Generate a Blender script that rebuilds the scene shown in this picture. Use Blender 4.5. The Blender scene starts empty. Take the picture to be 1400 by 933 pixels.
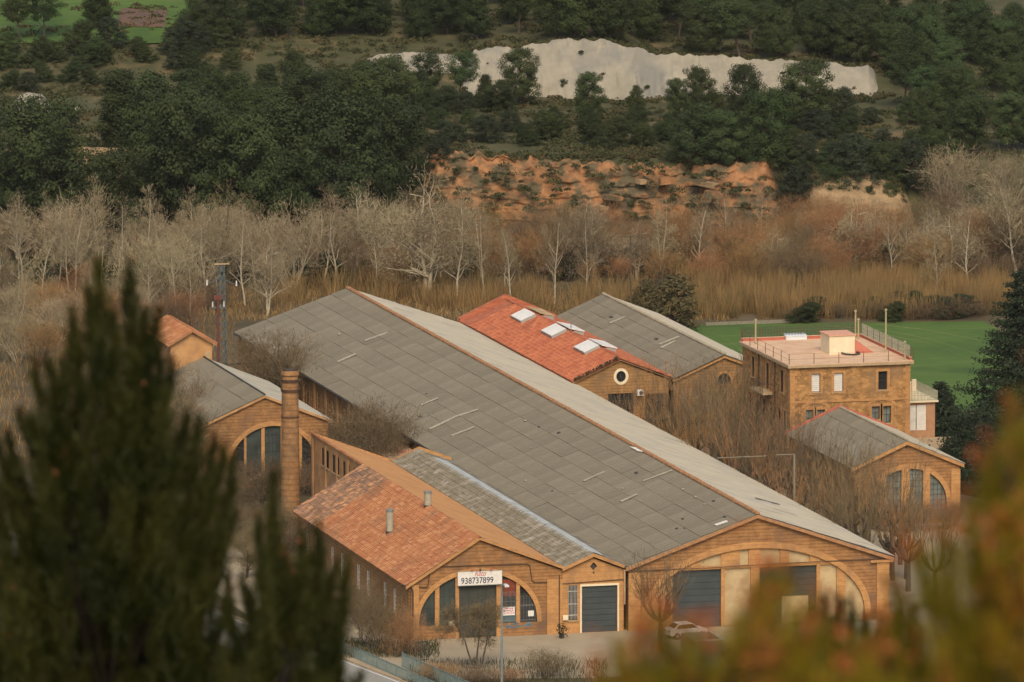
import bpy, math, random
import numpy as np
from mathutils import Vector, Matrix
from mathutils.geometry import tessellate_polygon
from math import sin, cos, tan, atan, pi, radians, sqrt

# ------------------------------------------------------------------ camera, world, sun
scene = bpy.context.scene
col = scene.collection
FPX = 12800.0                                   # focal length in photo pixels (1400 wide): a 329 mm lens
PITCH, YAW = radians(8.0201), radians(14.5914)
CAM = Vector((-238.1, -869.5, 155.6))
FW = Vector((sin(YAW)*cos(PITCH), cos(YAW)*cos(PITCH), -sin(PITCH)))
RT = Vector((cos(YAW), -sin(YAW), 0)); UP = RT.cross(FW)
FH = Vector((sin(YAW), cos(YAW), 0))

cam = bpy.data.cameras.new('camera'); camo = bpy.data.objects.new('camera', cam); col.objects.link(camo)
camo.location = CAM; camo.rotation_euler = (pi/2 - PITCH, 0, -YAW)
cam.sensor_width = 36; cam.lens = 36*FPX/1400; cam.clip_start = 1; cam.clip_end = 9000
cam.dof.use_dof = True; cam.dof.focus_distance = 960; cam.dof.aperture_fstop = 5.2
scene.camera = camo

SUN_EL, SUN_AZ = radians(46), radians(190)      # azimuth clockwise from +Y: from behind the camera
w = bpy.data.worlds.new('World'); scene.world = w; w.use_nodes = True
nt = w.node_tree; bg = nt.nodes['Background']
sky = nt.nodes.new('ShaderNodeTexSky'); sky.sky_type = 'NISHITA'; sky.sun_disc = False
sky.sun_elevation = SUN_EL; sky.sun_rotation = SUN_AZ; sky.dust_density = 5.0; sky.air_density = 1.0; sky.ozone_density = 0.0
nt.links.new(sky.outputs[0], bg.inputs[0]); bg.inputs[1].default_value = 0.112
sl = bpy.data.lights.new('sun', 'SUN'); sl.energy = 1.5; sl.angle = radians(30); sl.color = (1.0, 0.86, 0.66)
so = bpy.data.objects.new('sun', sl); col.objects.link(so)
sd = Vector((sin(SUN_AZ)*cos(SUN_EL), cos(SUN_AZ)*cos(SUN_EL), sin(SUN_EL)))
so.rotation_euler = (-sd).to_track_quat('-Z', 'Y').to_euler()
scene.view_settings.view_transform = 'Standard'; scene.view_settings.look = 'None'
scene.view_settings.exposure = 0.27; scene.view_settings.gamma = 1
scene.cycles.max_bounces = 5; scene.cycles.diffuse_bounces = 3; scene.cycles.transparent_max_bounces = 8

# ------------------------------------------------------------------ survey helpers: a sight line of the camera to a place
def ray(x, y): return FW + RT*((x-700)/FPX) + UP*((466.5-y)/FPX)
def gz(x, y, z=0.0):
    d = ray(x, y); return CAM + d*((z-CAM.z)/d.z)
def gy(x, y, Y=0.0):
    d = ray(x, y); return CAM + d*((Y-CAM.y)/d.y)
def gx(x, y, X=0.0):
    d = ray(x, y); return CAM + d*((X-CAM.x)/d.x)
def fz(x, y, Y=0.0):
    p = gy(x, y, Y); return (p.x, p.z)

# ------------------------------------------------------------------ terrain height
rs = np.random.RandomState(7)
_g = rs.rand(64, 64)
def vnoise(x, y):
    x = np.asarray(x, float); y = np.asarray(y, float)
    xi = np.floor(x).astype(int); yi = np.floor(y).astype(int); fx = x-xi; fy = y-yi
    fx = fx*fx*(3-2*fx); fy = fy*fy*(3-2*fy)
    g = lambda a, b: _g[a % 64, b % 64]
    return (g(xi, yi)*(1-fx)+g(xi+1, yi)*fx)*(1-fy)+(g(xi, yi+1)*(1-fx)+g(xi+1, yi+1)*fx)*fy
def fbm(x, y, o=3):
    s = 0; a = 1; t = 0
    for i in range(o):
        s = s + a*vnoise(np.asarray(x)*2**i+i*17.3, np.asarray(y)*2**i+i*9.1); t += a; a *= .5
    return s/t
def sstep(a, b, x):
    t = np.clip((np.asarray(x, float)-a)/(b-a), 0, 1); return t*t*(3-2*t)
WX = [(640-700)/10.1, (700-700)/10.1, (760-700)/10.1, (830-700)/10.1, (900-700)/10.1, (1040-700)/10.1, (1130-700)/10.1, (1205-700)/10.1]
WH = [5.4, 5.6, 7.0, 7.0, 4.8, 3.9, 3.4, 3.0]
def white_h(u): return np.interp(u, WX, WH)
def H(u, d):
    u = np.asarray(u, float); d = np.asarray(d, float)
    mA = sstep(-13.5, -11.5, u)*(1-sstep(50, 53, u))
    n = fbm(u/14+40, d/14+40)
    cliff = sstep(1198.5, 1205, d)*mA + sstep(1176, 1226, d)*(1-mA)
    z = cliff*(9.6+1.2*(n-.5)*sstep(1180, 1210, d))
    z = z + sstep(1207, 1240, d)*(fbm(u/9+3, d/9)-.5)*1.8*(1-sstep(1262, 1272, d)*.7)
    mW = sstep(-7, -5, u)*(1-sstep(49.5, 51, u))
    hw = white_h(u)
    z = z + (sstep(1277.5, 1284, d)*mW + sstep(1255, 1312, d)*(1-mW))*hw
    z = z + .045*np.clip(d-1284, 0, 250) + .12*np.clip(d-1560, 0, 900) + (fbm(u/60, d/60)-.5)*12*sstep(1340, 1500, d)
    # the hill the photographer stands on
    near = np.interp(d, [-400, -60, 0, 60, 110, 330, 420], [60, 150, 153.2, 141.0, 122, 8, 0])
    lat = 1-sstep(120, 420, np.abs(u))
    return np.where(d < 600, near*lat, z)
def world(u, d, z=None):
    z = float(H(u, d)) if z is None else z
    return Vector((CAM.x+FH.x*d+RT.x*u, CAM.y+FH.y*d+RT.y*u, z))
def ud(p):
    v = Vector((p.x-CAM.x, p.y-CAM.y, 0)); return v.dot(RT), v.dot(FH)
def hit(x, y):
    r = ray(x, y); rh = sqrt(r.x*r.x+r.y*r.y)
    d = np.arange(870, 2400, .5); k = d/rh; z = CAM.z+r.z*k
    u = (RT.x*r.x+RT.y*r.y)*k; df = (FH.x*r.x+FH.y*r.y)*k
    i = np.argmax(z <= H(u, df)); return CAM + r*float(k[i])
def on_depth(x, d): return world((x-700)/FPX*d*1.012, d)

# ------------------------------------------------------------------ materials
MATS = {}
def node(nt, t, **k):
    n = nt.nodes.new(t)
    for a, b in k.items(): setattr(n, a, b)
    return n
def mix(nt, fac, a, b, mode='MIX'):
    m = node(nt, 'ShaderNodeMix', data_type='RGBA', blend_type=mode)
    for s, v in ((m.inputs[0], fac), (m.inputs[6], a), (m.inputs[7], b)):
        if isinstance(v, (int, float)): s.default_value = v
        elif isinstance(v, tuple): s.default_value = (*v, 1) if len(v) == 3 else v
        else: nt.links.new(v, s)
    return m.outputs[2]
def noise(nt, vec, scale, detail=4, rough=.6, lo=.35, hi=.65, stretch=None):
    if stretch:
        mp = node(nt, 'ShaderNodeMapping'); mp.inputs['Scale'].default_value = stretch
        nt.links.new(vec, mp.inputs[0]); vec = mp.outputs[0]
    n = node(nt, 'ShaderNodeTexNoise'); n.inputs['Scale'].default_value = scale; n.inputs['Detail'].default_value = detail
    n.inputs['Roughness'].default_value = rough; nt.links.new(vec, n.inputs['Vector'])
    r = node(nt, 'ShaderNodeMapRange'); r.inputs[1].default_value = lo; r.inputs[2].default_value = hi
    nt.links.new(n.outputs[0], r.inputs[0]); return r.outputs[0]
def material(name, c1, c2=None, scale=1.0, c3=None, scale3=.15, rough=.85, rnd=0.0, bump=0.0, bscale=8, stretch=None,
             metallic=0.0, brick=None, snap=None, geo=False, translucent=0.0, lo=.35, hi=.65, lo3=.5, hi3=.7, spec=.3, hsv=0.0, rubble=0):
    if name in MATS: return MATS[name]
    m = bpy.data.materials.new(name); m.use_nodes = True; nt = m.node_tree; b = nt.nodes['Principled BSDF']
    L = nt.links.new
    tc = node(nt, 'ShaderNodeTexCoord')
    vec = tc.outputs['Object']
    if geo:
        g = node(nt, 'ShaderNodeNewGeometry'); vec = g.outputs['Position']
    c = c1
    if c2 is not None: c = mix(nt, noise(nt, vec, scale, lo=lo, hi=hi, stretch=stretch), c1, c2)
    if snap:   # a colour of its own for each tile of a grid
        sn = node(nt, 'ShaderNodeVectorMath', operation='SNAP'); sn.inputs[1].default_value = snap[0]; L(vec, sn.inputs[0])
        wn = node(nt, 'ShaderNodeTexWhiteNoise', noise_dimensions='3D'); L(sn.outputs[0], wn.inputs[0])
        r = node(nt, 'ShaderNodeMapRange'); r.inputs[1].default_value = snap[2]; r.inputs[2].default_value = 1.0; L(wn.outputs[0], r.inputs[0])
        c = mix(nt, r.outputs[0], c, snap[1])
    h = None
    if brick:
        bw, bh, line, dark, contrast = brick      # brick length, course height, depth of the course lines, their tint, brick to brick change
        sp = node(nt, 'ShaderNodeSeparateXYZ'); L(vec, sp.inputs[0])
        ad = node(nt, 'ShaderNodeMath', operation='ADD'); L(sp.outputs[0], ad.inputs[0]); L(sp.outputs[1], ad.inputs[1])
        cb = node(nt, 'ShaderNodeCombineXYZ'); L(ad.outputs[0], cb.inputs[0]); L(sp.outputs[2], cb.inputs[1])
        bt = node(nt, 'ShaderNodeTexBrick'); L(cb.outputs[0], bt.inputs[0]); bt.inputs['Scale'].default_value = 1
        bt.inputs['Brick Width'].default_value = bw; bt.inputs['Row Height'].default_value = bh
        bt.inputs['Mortar Size'].default_value = .012; bt.inputs['Mortar Smooth'].default_value = .4
        bt.inputs['Color1'].default_value = (1, 1, 1, 1); bt.inputs['Color2'].default_value = (contrast,)*3+(1,)
        bt.inputs['Mortar'].default_value = (.8, .77, .75, 1)
        c = mix(nt, 1.0, c, bt.outputs[0], 'MULTIPLY')
        fr = node(nt, 'ShaderNodeMath', operation='PINGPONG'); fr.inputs[1].default_value = bh; L(sp.outputs[2], fr.inputs[0])
        mr = node(nt, 'ShaderNodeMapRange'); mr.inputs[1].default_value = bh*.5; mr.inputs[2].default_value = bh*.12; L(fr.outputs[0], mr.inputs[0])
        ns = noise(nt, vec, 1.6, detail=3, lo=.30, hi=.52, stretch=(.6, .6, 2.5))
        mm = node(nt, 'ShaderNodeMath', operation='MULTIPLY'); L(mr.outputs[0], mm.inputs[0]); L(ns, mm.inputs[1])
        m2 = node(nt, 'ShaderNodeMath', operation='MULTIPLY'); L(mm.outputs[0], m2.inputs[0]); m2.inputs[1].default_value = line
        dk = mix(nt, 1.0, c, dark, 'MULTIPLY'); c = mix(nt, m2.outputs[0], c, dk)
    if rubble:
        mp = node(nt, 'ShaderNodeMapping'); mp.inputs['Scale'].default_value = (1, 1, 1.9); L(vec, mp.inputs[0])
        vo = node(nt, 'ShaderNodeTexVoronoi', feature='F1'); vo.inputs['Scale'].default_value = rubble; L(mp.outputs[0], vo.inputs['Vector'])
        ve = node(nt, 'ShaderNodeTexVoronoi', feature='DISTANCE_TO_EDGE'); ve.inputs['Scale'].default_value = rubble; L(mp.outputs[0], ve.inputs['Vector'])
        sx_ = node(nt, 'ShaderNodeSeparateXYZ'); L(vo.outputs['Color'], sx_.inputs[0])
        r1 = node(nt, 'ShaderNodeMapRange'); r1.inputs[3].default_value = .62; r1.inputs[4].default_value = 1.18; L(sx_.outputs[0], r1.inputs[0])
        hs_ = node(nt, 'ShaderNodeHueSaturation'); L(r1.outputs[0], hs_.inputs['Value']); L(c, hs_.inputs['Color']); c = hs_.outputs[0]
        r2 = node(nt, 'ShaderNodeMapRange'); r2.inputs[1].default_value = .09; r2.inputs[2].default_value = .02; r2.inputs[4].default_value = .75; L(ve.outputs['Distance'], r2.inputs[0])
        ns = noise(nt, vec, .9, detail=3, lo=.4, hi=.6); mm = node(nt, 'ShaderNodeMath', operation='MULTIPLY'); L(r2.outputs[0], mm.inputs[0]); L(ns, mm.inputs[1])
        dk = mix(nt, 1.0, c, (.42, .36, .32), 'MULTIPLY'); c = mix(nt, mm.outputs[0], c, dk)
    if c3 is not None: c = mix(nt, noise(nt, vec, scale3, detail=6, lo=lo3, hi=hi3), c, c3)
    if rnd or hsv:
        oi = node(nt, 'ShaderNodeObjectInfo')
        hs = node(nt, 'ShaderNodeHueSaturation')
        r = node(nt, 'ShaderNodeMapRange'); r.inputs[3].default_value = 1-rnd; r.inputs[4].default_value = 1+rnd
        L(oi.outputs['Random'], r.inputs[0]); L(r.outputs[0], hs.inputs['Value'])
        if hsv:
            wn = node(nt, 'ShaderNodeTexWhiteNoise', noise_dimensions='1D'); L(oi.outputs['Random'], wn.inputs['W'])
            r2 = node(nt, 'ShaderNodeMapRange'); r2.inputs[3].default_value = .5-hsv; r2.inputs[4].default_value = .5+hsv
            L(wn.outputs[0], r2.inputs[0]); L(r2.outputs[0], hs.inputs['Hue'])
        if isinstance(c, tuple): hs.inputs['Color'].default_value = (*c, 1)
        else: L(c, hs.inputs['Color'])
        c = hs.outputs[0]
    if isinstance(c, tuple): b.inputs['Base Color'].default_value = (*c, 1)
    else: L(c, b.inputs['Base Color'])
    b.inputs['Roughness'].default_value = rough; b.inputs['Metallic'].default_value = metallic
    b.inputs['Specular IOR Level'].default_value = spec
    if bump:
        bn = node(nt, 'ShaderNodeBump'); bn.inputs['Strength'].default_value = .7; bn.inputs['Distance'].default_value = bump
        nn = noise(nt, vec, bscale, lo=0, hi=1); L(nn, bn.inputs['Height']); L(bn.outputs[0], b.inputs['Normal'])
    if translucent:
        tr = node(nt, 'ShaderNodeBsdfTranslucent'); ms = node(nt, 'ShaderNodeMixShader'); ms.inputs[0].default_value = translucent
        if isinstance(c, tuple): tr.inputs[0].default_value = (*c, 1)
        else: L(c, tr.inputs[0])
        out = nt.nodes['Material Output']; L(b.outputs[0], ms.inputs[1]); L(tr.outputs[0], ms.inputs[2]); L(ms.outputs[0], out.inputs[0])
    MATS[name] = m; return m

BRK = material('brick_wall', (.41, .215, .085), (.28, .14, .055), 1.5, (.17, .10, .06), .28, rough=.9, brick=(.9, .17, .6, (.42, .36, .33), .9), bump=.01)
BRK2 = material('weathered_brick', (.41, .23, .09), (.29, .16, .065), 1.3, (.18, .115, .065), .3, rough=.9, brick=(.9, .17, .55, (.42, .38, .35), .92), bump=.01)
TRIM = material('orange_brick_trim', (.54, .29, .112), (.43, .225, .085), 2.0, (.30, .165, .08), .35, rough=.9, brick=(.5, .25, .35, (.7, .65, .6), .96))
RUB = material('rubble_stone', (.47, .265, .098), (.36, .19, .072), 1.2, (.27, .165, .085), .22, rough=.95, rubble=1.7, bump=.03, bscale=3)
STACK = material('chimney_brick', (.38, .21, .09), (.26, .14, .06), 1.5, (.17, .105, .06), .6, rough=.9, brick=(.5, .3, .6, (.55, .5, .45), .88))
RENDERW = material('cream_infill', (.50, .385, .215), (.42, .30, .16), 1.0, (.36, .24, .13), .5, rough=.9)
OCHRE = material('ochre_render', (.50, .29, .13), (.42, .22, .09), .8, (.30, .19, .11), .4, rough=.9)
GREYR = material('fibre_cement', (.235, .206, .146), (.175, .153, .108), .9, (.27, .25, .185), .3, rough=.92, rnd=.08, stretch=(.3, 1.8, 1), lo=.3, hi=.7)
GREYR2 = material('fibre_cement_lit', (.54, .485, .36), (.45, .405, .30), .9, (.40, .375, .32), .25, rough=.9, stretch=(.3, 1.5, 1))  # sheeting of the right-hand slopes, sunlit brightness put into the colour
GREYT = material('weathered_grey_tile', (.21, .185, .13), (.14, .125, .09), 2.2, (.33, .30, .25), .7, rough=.95, snap=((.45, .6, 50), (.15, .135, .10), .75))
LROOF = material('pale_sheet_roof', (.52, .48, .36), (.42, .39, .30), .7, (.34, .32, .26), .3, rough=.85)
TILE = material('clay_tile', (.38, .165, .07), (.30, .115, .052), .5, (.23, .115, .062), .2, rough=.85, snap=((50, .62, .2), (.44, .225, .11), .65), bump=.01)
TILEO = material('old_clay_tile', (.30, .17, .10), (.17, .10, .07), .8, (.12, .085, .06), .5, rough=.9, snap=((50, .62, .2), (.48, .25, .12), .55))
TILER = material('red_clay_tile', (.38, .125, .065), (.31, .09, .045), .35, (.22, .075, .045), .22, rough=.85, lo3=.62, hi3=.74, snap=((50, .55, .2), (.46, .16, .075), .4))
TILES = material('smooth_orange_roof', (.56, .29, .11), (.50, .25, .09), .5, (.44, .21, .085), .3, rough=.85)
GLASS = material('dark_glass', (.026, .03, .03), (.014, .016, .017), .8, rough=.4, spec=.25)
GLASSG = material('green_grey_glass', (.06, .078, .068), (.03, .038, .036), .5, rough=.5, spec=.25)
GLASSL = material('pale_glass', (.20, .235, .21), (.10, .12, .11), .9, rough=.3, spec=.5)
DOOR = material('grey_blue_door', (.058, .07, .072), (.045, .055, .058), .7, rough=.6)
DOORG = material('dark_green_grey_door', (.055, .057, .046), (.04, .044, .037), .9, rough=.7)
MET = material('grey_metal', (.30, .31, .30), (.22, .23, .22), 3, rough=.5, metallic=.3)
DMET = material('dark_metal', (.05, .045, .042), (.07, .06, .05), 5, rough=.6)
BROWN = material('brown_pipe', (.10, .06, .04), (.07, .045, .03), 4, rough=.6)
BAR = material('dull_bar', (.24, .22, .16), (.18, .165, .12), 3, rough=.8)
RUST = material('rusty_red_metal', (.17, .055, .04), (.12, .045, .035), 4, rough=.7)
WHITE = material('white_paint', (.74, .72, .66), (.64, .62, .56), 2, rough=.6)
BLUEM = material('pale_grey_flashing', (.52, .56, .54), (.40, .43, .42), 1.0, (.22, .2, .17), .8, rough=.6)
WOOD = material('ridge_terracotta', (.42, .22, .10), (.30, .16, .08), 2, rough=.9)
PINKT = material('terrace_terracotta', (.66, .46, .30), (.58, .40, .255), .8, (.56, .34, .22), .4, rough=.85)
PINKR = material('red_paint', (.48, .14, .09), (.40, .12, .08), 2, rough=.8)
CREAM = material('cream_wall', (.78, .68, .47), (.70, .60, .42), 1.5, rough=.85)
SILL = material('stone_sill', (.46, .34, .20), (.36, .26, .15), 3, rough=.9)
GREENM = material('teal_metal', (.13, .30, .24), (.10, .24, .2), 1.5, (.2, .2, .15), 1.2, rough=.6)
YARD = material('pale_yard', (.36, .30, .205), (.29, .245, .17), .25, (.43, .365, .25), .08, rough=.95, geo=True, bump=.02)
ASPH = material('pale_asphalt', (.30, .29, .255), (.25, .24, .21), .5, rough=.9, geo=True)
GRASS = material('field_green', (.070, .130, .022), (.115, .165, .04), .9, (.035, .075, .018), .06, rough=.95, geo=True, stretch=(.06, .55, 1), lo=.52, hi=.72)
GROUND = material('valley_ground', (.105, .08, .042), (.065, .055, .028), .2, (.16, .125, .075), .05, rough=.95, geo=True, bump=.1, bscale=1)
HILL = material('hill_ground', (.085, .078, .034), (.05, .055, .022), .35, (.17, .12, .06), .12, rough=.95, geo=True, bump=.2, bscale=1, lo3=.55, hi3=.7)
ORCK = material('orange_sandstone', (.37, .185, .08), (.24, .12, .056), .6, (.105, .085, .048), .35, rough=.95, geo=True, bump=.3, bscale=1.2, lo3=.44, hi3=.56, stretch=(1, 1, 1.6))
BRCK = material('buff_sandstone', (.36, .25, .135), (.24, .165, .09), .5, (.13, .1, .06), .5, rough=.95, geo=True, bump=.25, bscale=1.2, stretch=(1, 1, 2))
WRCK = material('white_marl', (.33, .30, .23), (.25, .23, .18), .3, (.20, .195, .17), .16, rough=.95, geo=True, bump=.2, bscale=.8, stretch=(1, 1, .25), lo3=.5, hi3=.66)
PINE = material('pine_needles', (.024, .038, .012), (.050, .070, .019), .5, rough=.8, rnd=.25, translucent=.12, hsv=.02)
PINEL = material('pine_needles_fresh', (.060, .092, .030), (.040, .066, .022), .5, rough=.8, rnd=.22, translucent=.15, hsv=.02)
DARKC = material('cedar_needles', (.018, .032, .016), (.03, .045, .02), .6, rough=.8, translucent=.1)
PBARK = material('pine_bark', (.10, .075, .055), (.06, .045, .035), 2, rough=.95)
PALEB = material('pale_bark', (.46, .40, .28), (.33, .28, .20), 1.5, rough=.95, rnd=.15)
PALET = material('pale_twigs', (.34, .285, .175), (.23, .185, .11), .7, rough=.95, rnd=.22, hsv=.012)
BRNT = material('brown_twigs', (.19, .135, .075), (.12, .088, .05), .6, rough=.95, rnd=.25, hsv=.015)
REDT = material('russet_twigs', (.33, .18, .075), (.21, .12, .055), .6, rough=.95, rnd=.22, hsv=.012)
DBRK = material('brown_bark', (.11, .085, .06), (.07, .055, .04), 1.5, rough=.95, rnd=.2)
REED = material('dry_reed', (.36, .225, .088), (.22, .145, .062), .35, (.15, .125, .05), .2, rough=.9, geo=True, translucent=.2)
BUSH = material('scrub_leaves', (.040, .050, .019), (.078, .078, .028), .25, (.13, .09, .045), .3, rough=.9, geo=True, translucent=.1)
BUSHD = material('dark_bush_leaves', (.022, .033, .016), (.035, .045, .022), .5, rough=.9, rnd=.25)
IVY = material('ivy_leaves', (.03, .04, .02), (.05, .055, .03), 1, rough=.8)

# ------------------------------------------------------------------ objects
BASE = {}
def thing(name, label, cat, base=(0, 0, 0), group=None):
    o = bpy.data.objects.new(name, None); col.objects.link(o); o.empty_display_size = .5
    o.location = base; BASE[o.name] = Vector(base); o['label'] = label; o['category'] = cat
    if group: o['group'] = group
    return o
def tag(o, label, cat, group=None):
    o['label'] = label; o['category'] = cat
    if group: o['group'] = group
    return o
class MB:
    def __init__(s): s.v = []; s.f = []
    def add(s, vs, fs):
        n = len(s.v); s.v += [tuple(v) for v in vs]; s.f += [tuple(n+i for i in f) for f in fs]; return s
    def box(s, x0, x1, y0, y1, z0, z1):
        vs = [(x0, y0, z0), (x1, y0, z0), (x1, y1, z0), (x0, y1, z0), (x0, y0, z1), (x1, y0, z1), (x1, y1, z1), (x0, y1, z1)]
        return s.add(vs, [(0, 3, 2, 1), (4, 5, 6, 7), (0, 1, 5, 4), (1, 2, 6, 5), (2, 3, 7, 6), (3, 0, 4, 7)])
    def prism(s, loops, a, b, axis='y'):
        """loops: outline and holes as (h, z) points; extruded from a to b along axis"""
        def P(h, z, t): return (h, t, z) if axis == 'y' else (t, h, z)
        flat = [p for l in loops for p in l]; n = len(flat)
        tris = tessellate_polygon([[Vector((p[0], p[1], 0)) for p in l] for l in loops])
        vs = [P(*p, a) for p in flat]+[P(*p, b) for p in flat]
        fs = []
        for t in tris:
            x, y, z = (Vector(flat[i]) for i in t)
            ccw = (y-x).cross(z-x) > 0
            t = tuple(t) if ccw else tuple(t)[::-1]
            fs.append(t); fs.append(tuple(i+n for i in t[::-1]))
        k = 0
        for l in loops:
            m = len(l)
            for i in range(m):
                j = (i+1) % m; fs.append((k+i, k+j, k+j+n, k+i+n))
            k += m
        return s.add(vs, fs)
    def tube(s, p0, p1, r0, r1=None, n=6, cap=True):
        r1 = r0 if r1 is None else r1
        p0 = Vector(p0); p1 = Vector(p1); d = (p1-p0).normalized()
        a = d.orthogonal().normalized(); b = d.cross(a)
        vs = []
        for p, r in ((p0, r0), (p1, r1)):
            for i in range(n):
                t = 2*pi*i/n; vs.append(p+a*cos(t)*r+b*sin(t)*r)
        fs = [(i, (i+1) % n, n+(i+1) % n, n+i) for i in range(n)]
        if cap: fs += [tuple(range(n))[::-1], tuple(range(n, 2*n))]
        return s.add(vs, fs)
    def path(s, pts, r, n=6):
        for a, b in zip(pts, pts[1:]): s.tube(a, b, r, r, n)
        return s
    def slab(s, q, t):
        """quad with thickness t downwards along its normal"""
        q = [Vector(p) for p in q]; nn = (q[1]-q[0]).cross(q[3]-q[0]).normalized()
        if nn.z < 0: nn = -nn
        lo = [p-nn*t for p in q]
        return s.add(q+lo, [(0, 1, 2, 3), (7, 6, 5, 4), (0, 4, 5, 1), (1, 5, 6, 2), (2, 6, 7, 3), (3, 7, 4, 0)])
    def build(s, name, mat, parent=None, label=None, kind=None, base=None, smooth=False):
        me = bpy.data.meshes.new(name)
        root = parent
        while root is not None and root.parent is not None: root = root.parent
        off = BASE[root.name] if root is not None else Vector(base or (0, 0, 0))
        me.from_pydata([(v[0]-off.x, v[1]-off.y, v[2]-off.z) for v in s.v], [], s.f)
        import bmesh as _b
        bm = _b.new(); bm.from_mesh(me); _b.ops.recalc_face_normals(bm, faces=bm.faces); bm.to_mesh(me); bm.free()
        me.materials.append(mat)
        if smooth: me.polygons.foreach_set('use_smooth', [True]*len(me.polygons))
        o = bpy.data.objects.new(name, me); col.objects.link(o)
        if parent is not None: o.parent = parent
        else: o.location = off; BASE[o.name] = off
        if label: o['label'] = label
        if kind: o['kind'] = kind
        return o
def tri_mesh(name, V, T, mats, mi=None):
    me = bpy.data.meshes.new(name); V = np.ascontiguousarray(V, dtype=np.float32); T = np.ascontiguousarray(T, dtype=np.int32)
    n, k = T.shape
    me.vertices.add(len(V)); me.vertices.foreach_set('co', V.ravel())
    me.loops.add(n*k); me.loops.foreach_set('vertex_index', T.ravel())
    me.polygons.add(n); me.polygons.foreach_set('loop_start', np.arange(0, n*k, k, dtype=np.int32))
    for m in mats: me.materials.append(m)
    if mi is not None: me.polygons.foreach_set('material_index', np.asarray(mi, dtype=np.int32))
    me.update(calc_edges=True); return me
def link(name, me, parent=None, loc=(0, 0, 0), kind=None, label=None):
    o = bpy.data.objects.new(name, me); col.objects.link(o); o.location = loc
    if parent is not None: o.parent = parent
    if kind: o['kind'] = kind
    if label: o['label'] = label
    return o

# ------------------------------------------------------------------ setting: terrain
def grid_mesh(us, ds, zf, name, mat, z_add=0.0):
    U, D = np.meshgrid(us, ds); Z = zf(U, D)+z_add
    X = CAM.x+FH.x*D+RT.x*U; Y = CAM.y+FH.y*D+RT.y*U
    V = np.stack([X, Y, Z], -1).reshape(-1, 3); nu = len(us); nd = len(ds)
    i = (np.arange(nd-1)[:, None]*nu+np.arange(nu-1)[None]).ravel()
    T = np.stack([i, i+1, i+nu+1, i+nu], -1)
    me = tri_mesh(name, V, T, [mat]); me.polygons.foreach_set('use_smooth', [True]*len(me.polygons)); return me
us = np.concatenate([np.linspace(-3000, -150, 20)[:-1], np.arange(-150, 150, 1.2), np.linspace(150, 3000, 20)])
ds1 = np.concatenate([np.linspace(-1500, -60, 8), np.arange(0, 130, 10), np.linspace(130, 850, 40), np.arange(860, 1170, 10)])
ds2 = np.concatenate([[1170-1e-3], np.arange(1172, 1350, .9), np.arange(1352, 1700, 8), np.linspace(1710, 6000, 25)])
link('valley_ground', grid_mesh(us, np.append(ds1, 1171), H, 'valley_ground', GROUND), kind='structure')
link('hill_ground', grid_mesh(us, ds2, H, 'hill_ground', HILL), kind='structure')

def cliff(name, mat, u0, u1, d0, d1, z0f, z1f, seed, ledge=.8, rows=34, du=.35, face_noise=1.2, strata=True, bulge=2.4, top=.5, fine=(1.3, 1.4)):
    us_ = np.arange(u0, u1+du, du); vs_ = np.linspace(-.06, 1.0, rows)
    U, Vv = np.meshgrid(us_, vs_)
    z0 = z0f(U); z1 = z1f(U); Z = z0+(z1-z0)*Vv
    D = d0+(d1-d0)*Vv**1.3
    n = fbm(U/3.2+seed, Z/2.2+seed, 4)-.5; n2 = fbm(U/9+seed*2, Z/6+3, 3)-.5
    D = D+n*face_noise+n2*bulge
    D = D+(fbm(U*1.15+seed, Z*fine[1]+seed, 3)-.5)*fine[0]
    if strata:
        lay = np.floor(Z/.62+.8*vnoise(U/9+seed, Z*0)); off = vnoise(lay*3.7+seed, U/7+lay)*.6+.4*vnoise(lay*5.1+seed, U/2.1+lay*3)
        D = D+(off-.5)*ledge
    D = D+np.where(Vv < 0, -.4, 0)
    e = np.minimum(1, np.minimum(U-u0, u1-U)/2.5); D = D+(1-e)*3.0
    Zt = Z+(fbm(U*.9+seed, Z*0+seed, 3)-.5)*top*sstep(.75, 1, Vv)-(1-e)*1.6*Vv
    X = CAM.x+FH.x*D+RT.x*U; Y = CAM.y+FH.y*D+RT.y*U
    V = np.stack([X, Y, Zt], -1)
    # a short lip running back into the hill
    DB = D[-1]+4; back = np.stack([CAM.x+FH.x*DB+RT.x*U[-1], CAM.y+FH.y*DB+RT.y*U[-1], H(U[-1], DB)-.3], -1)
    V = np.concatenate([V, back[None]], 0); nr, nu = V.shape[:2]
    i = (np.arange(nr-1)[:, None]*nu+np.arange(nu-1)[None]).ravel()
    me = tri_mesh(name, V.reshape(-1, 3), np.stack([i, i+1, i+nu+1, i+nu], -1), [mat])
    return link(name, me, kind='structure')
ux = lambda x, d=1200: (x-700)/FPX*d*1.012
ztop = lambda d: (lambda U: H(U, U*0+d))
cliff('orange_cliff', ORCK, ux(572), ux(1072), 1195.5, 1202.6, lambda U: U*0+.6, lambda U: H(U, U*0+1206)-.2+np.interp(U, [ux(575), ux(600), ux(700), ux(760), ux(860), ux(900), ux(1040)], [1.6, 1.8, .9, .2, -.5, -1.0, .5]), 1.7, 1.1, face_noise=1.5, bulge=2.4, top=2.4, rows=80, du=.22)
cliff('buff_cliff', BRCK, ux(1085), ux(1245), 1194, 1206, lambda U: U*0+1.5, lambda U: H(U, U*0+1208)+.8, 4.1, 1.2)
cliff('bank_rock', BRCK, ux(-40), ux(215), 1203, 1212, lambda U: H(U, U*0+1203)-.5, lambda U: H(U, U*0+1213)+2.2, 6.3, 1.1)
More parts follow.
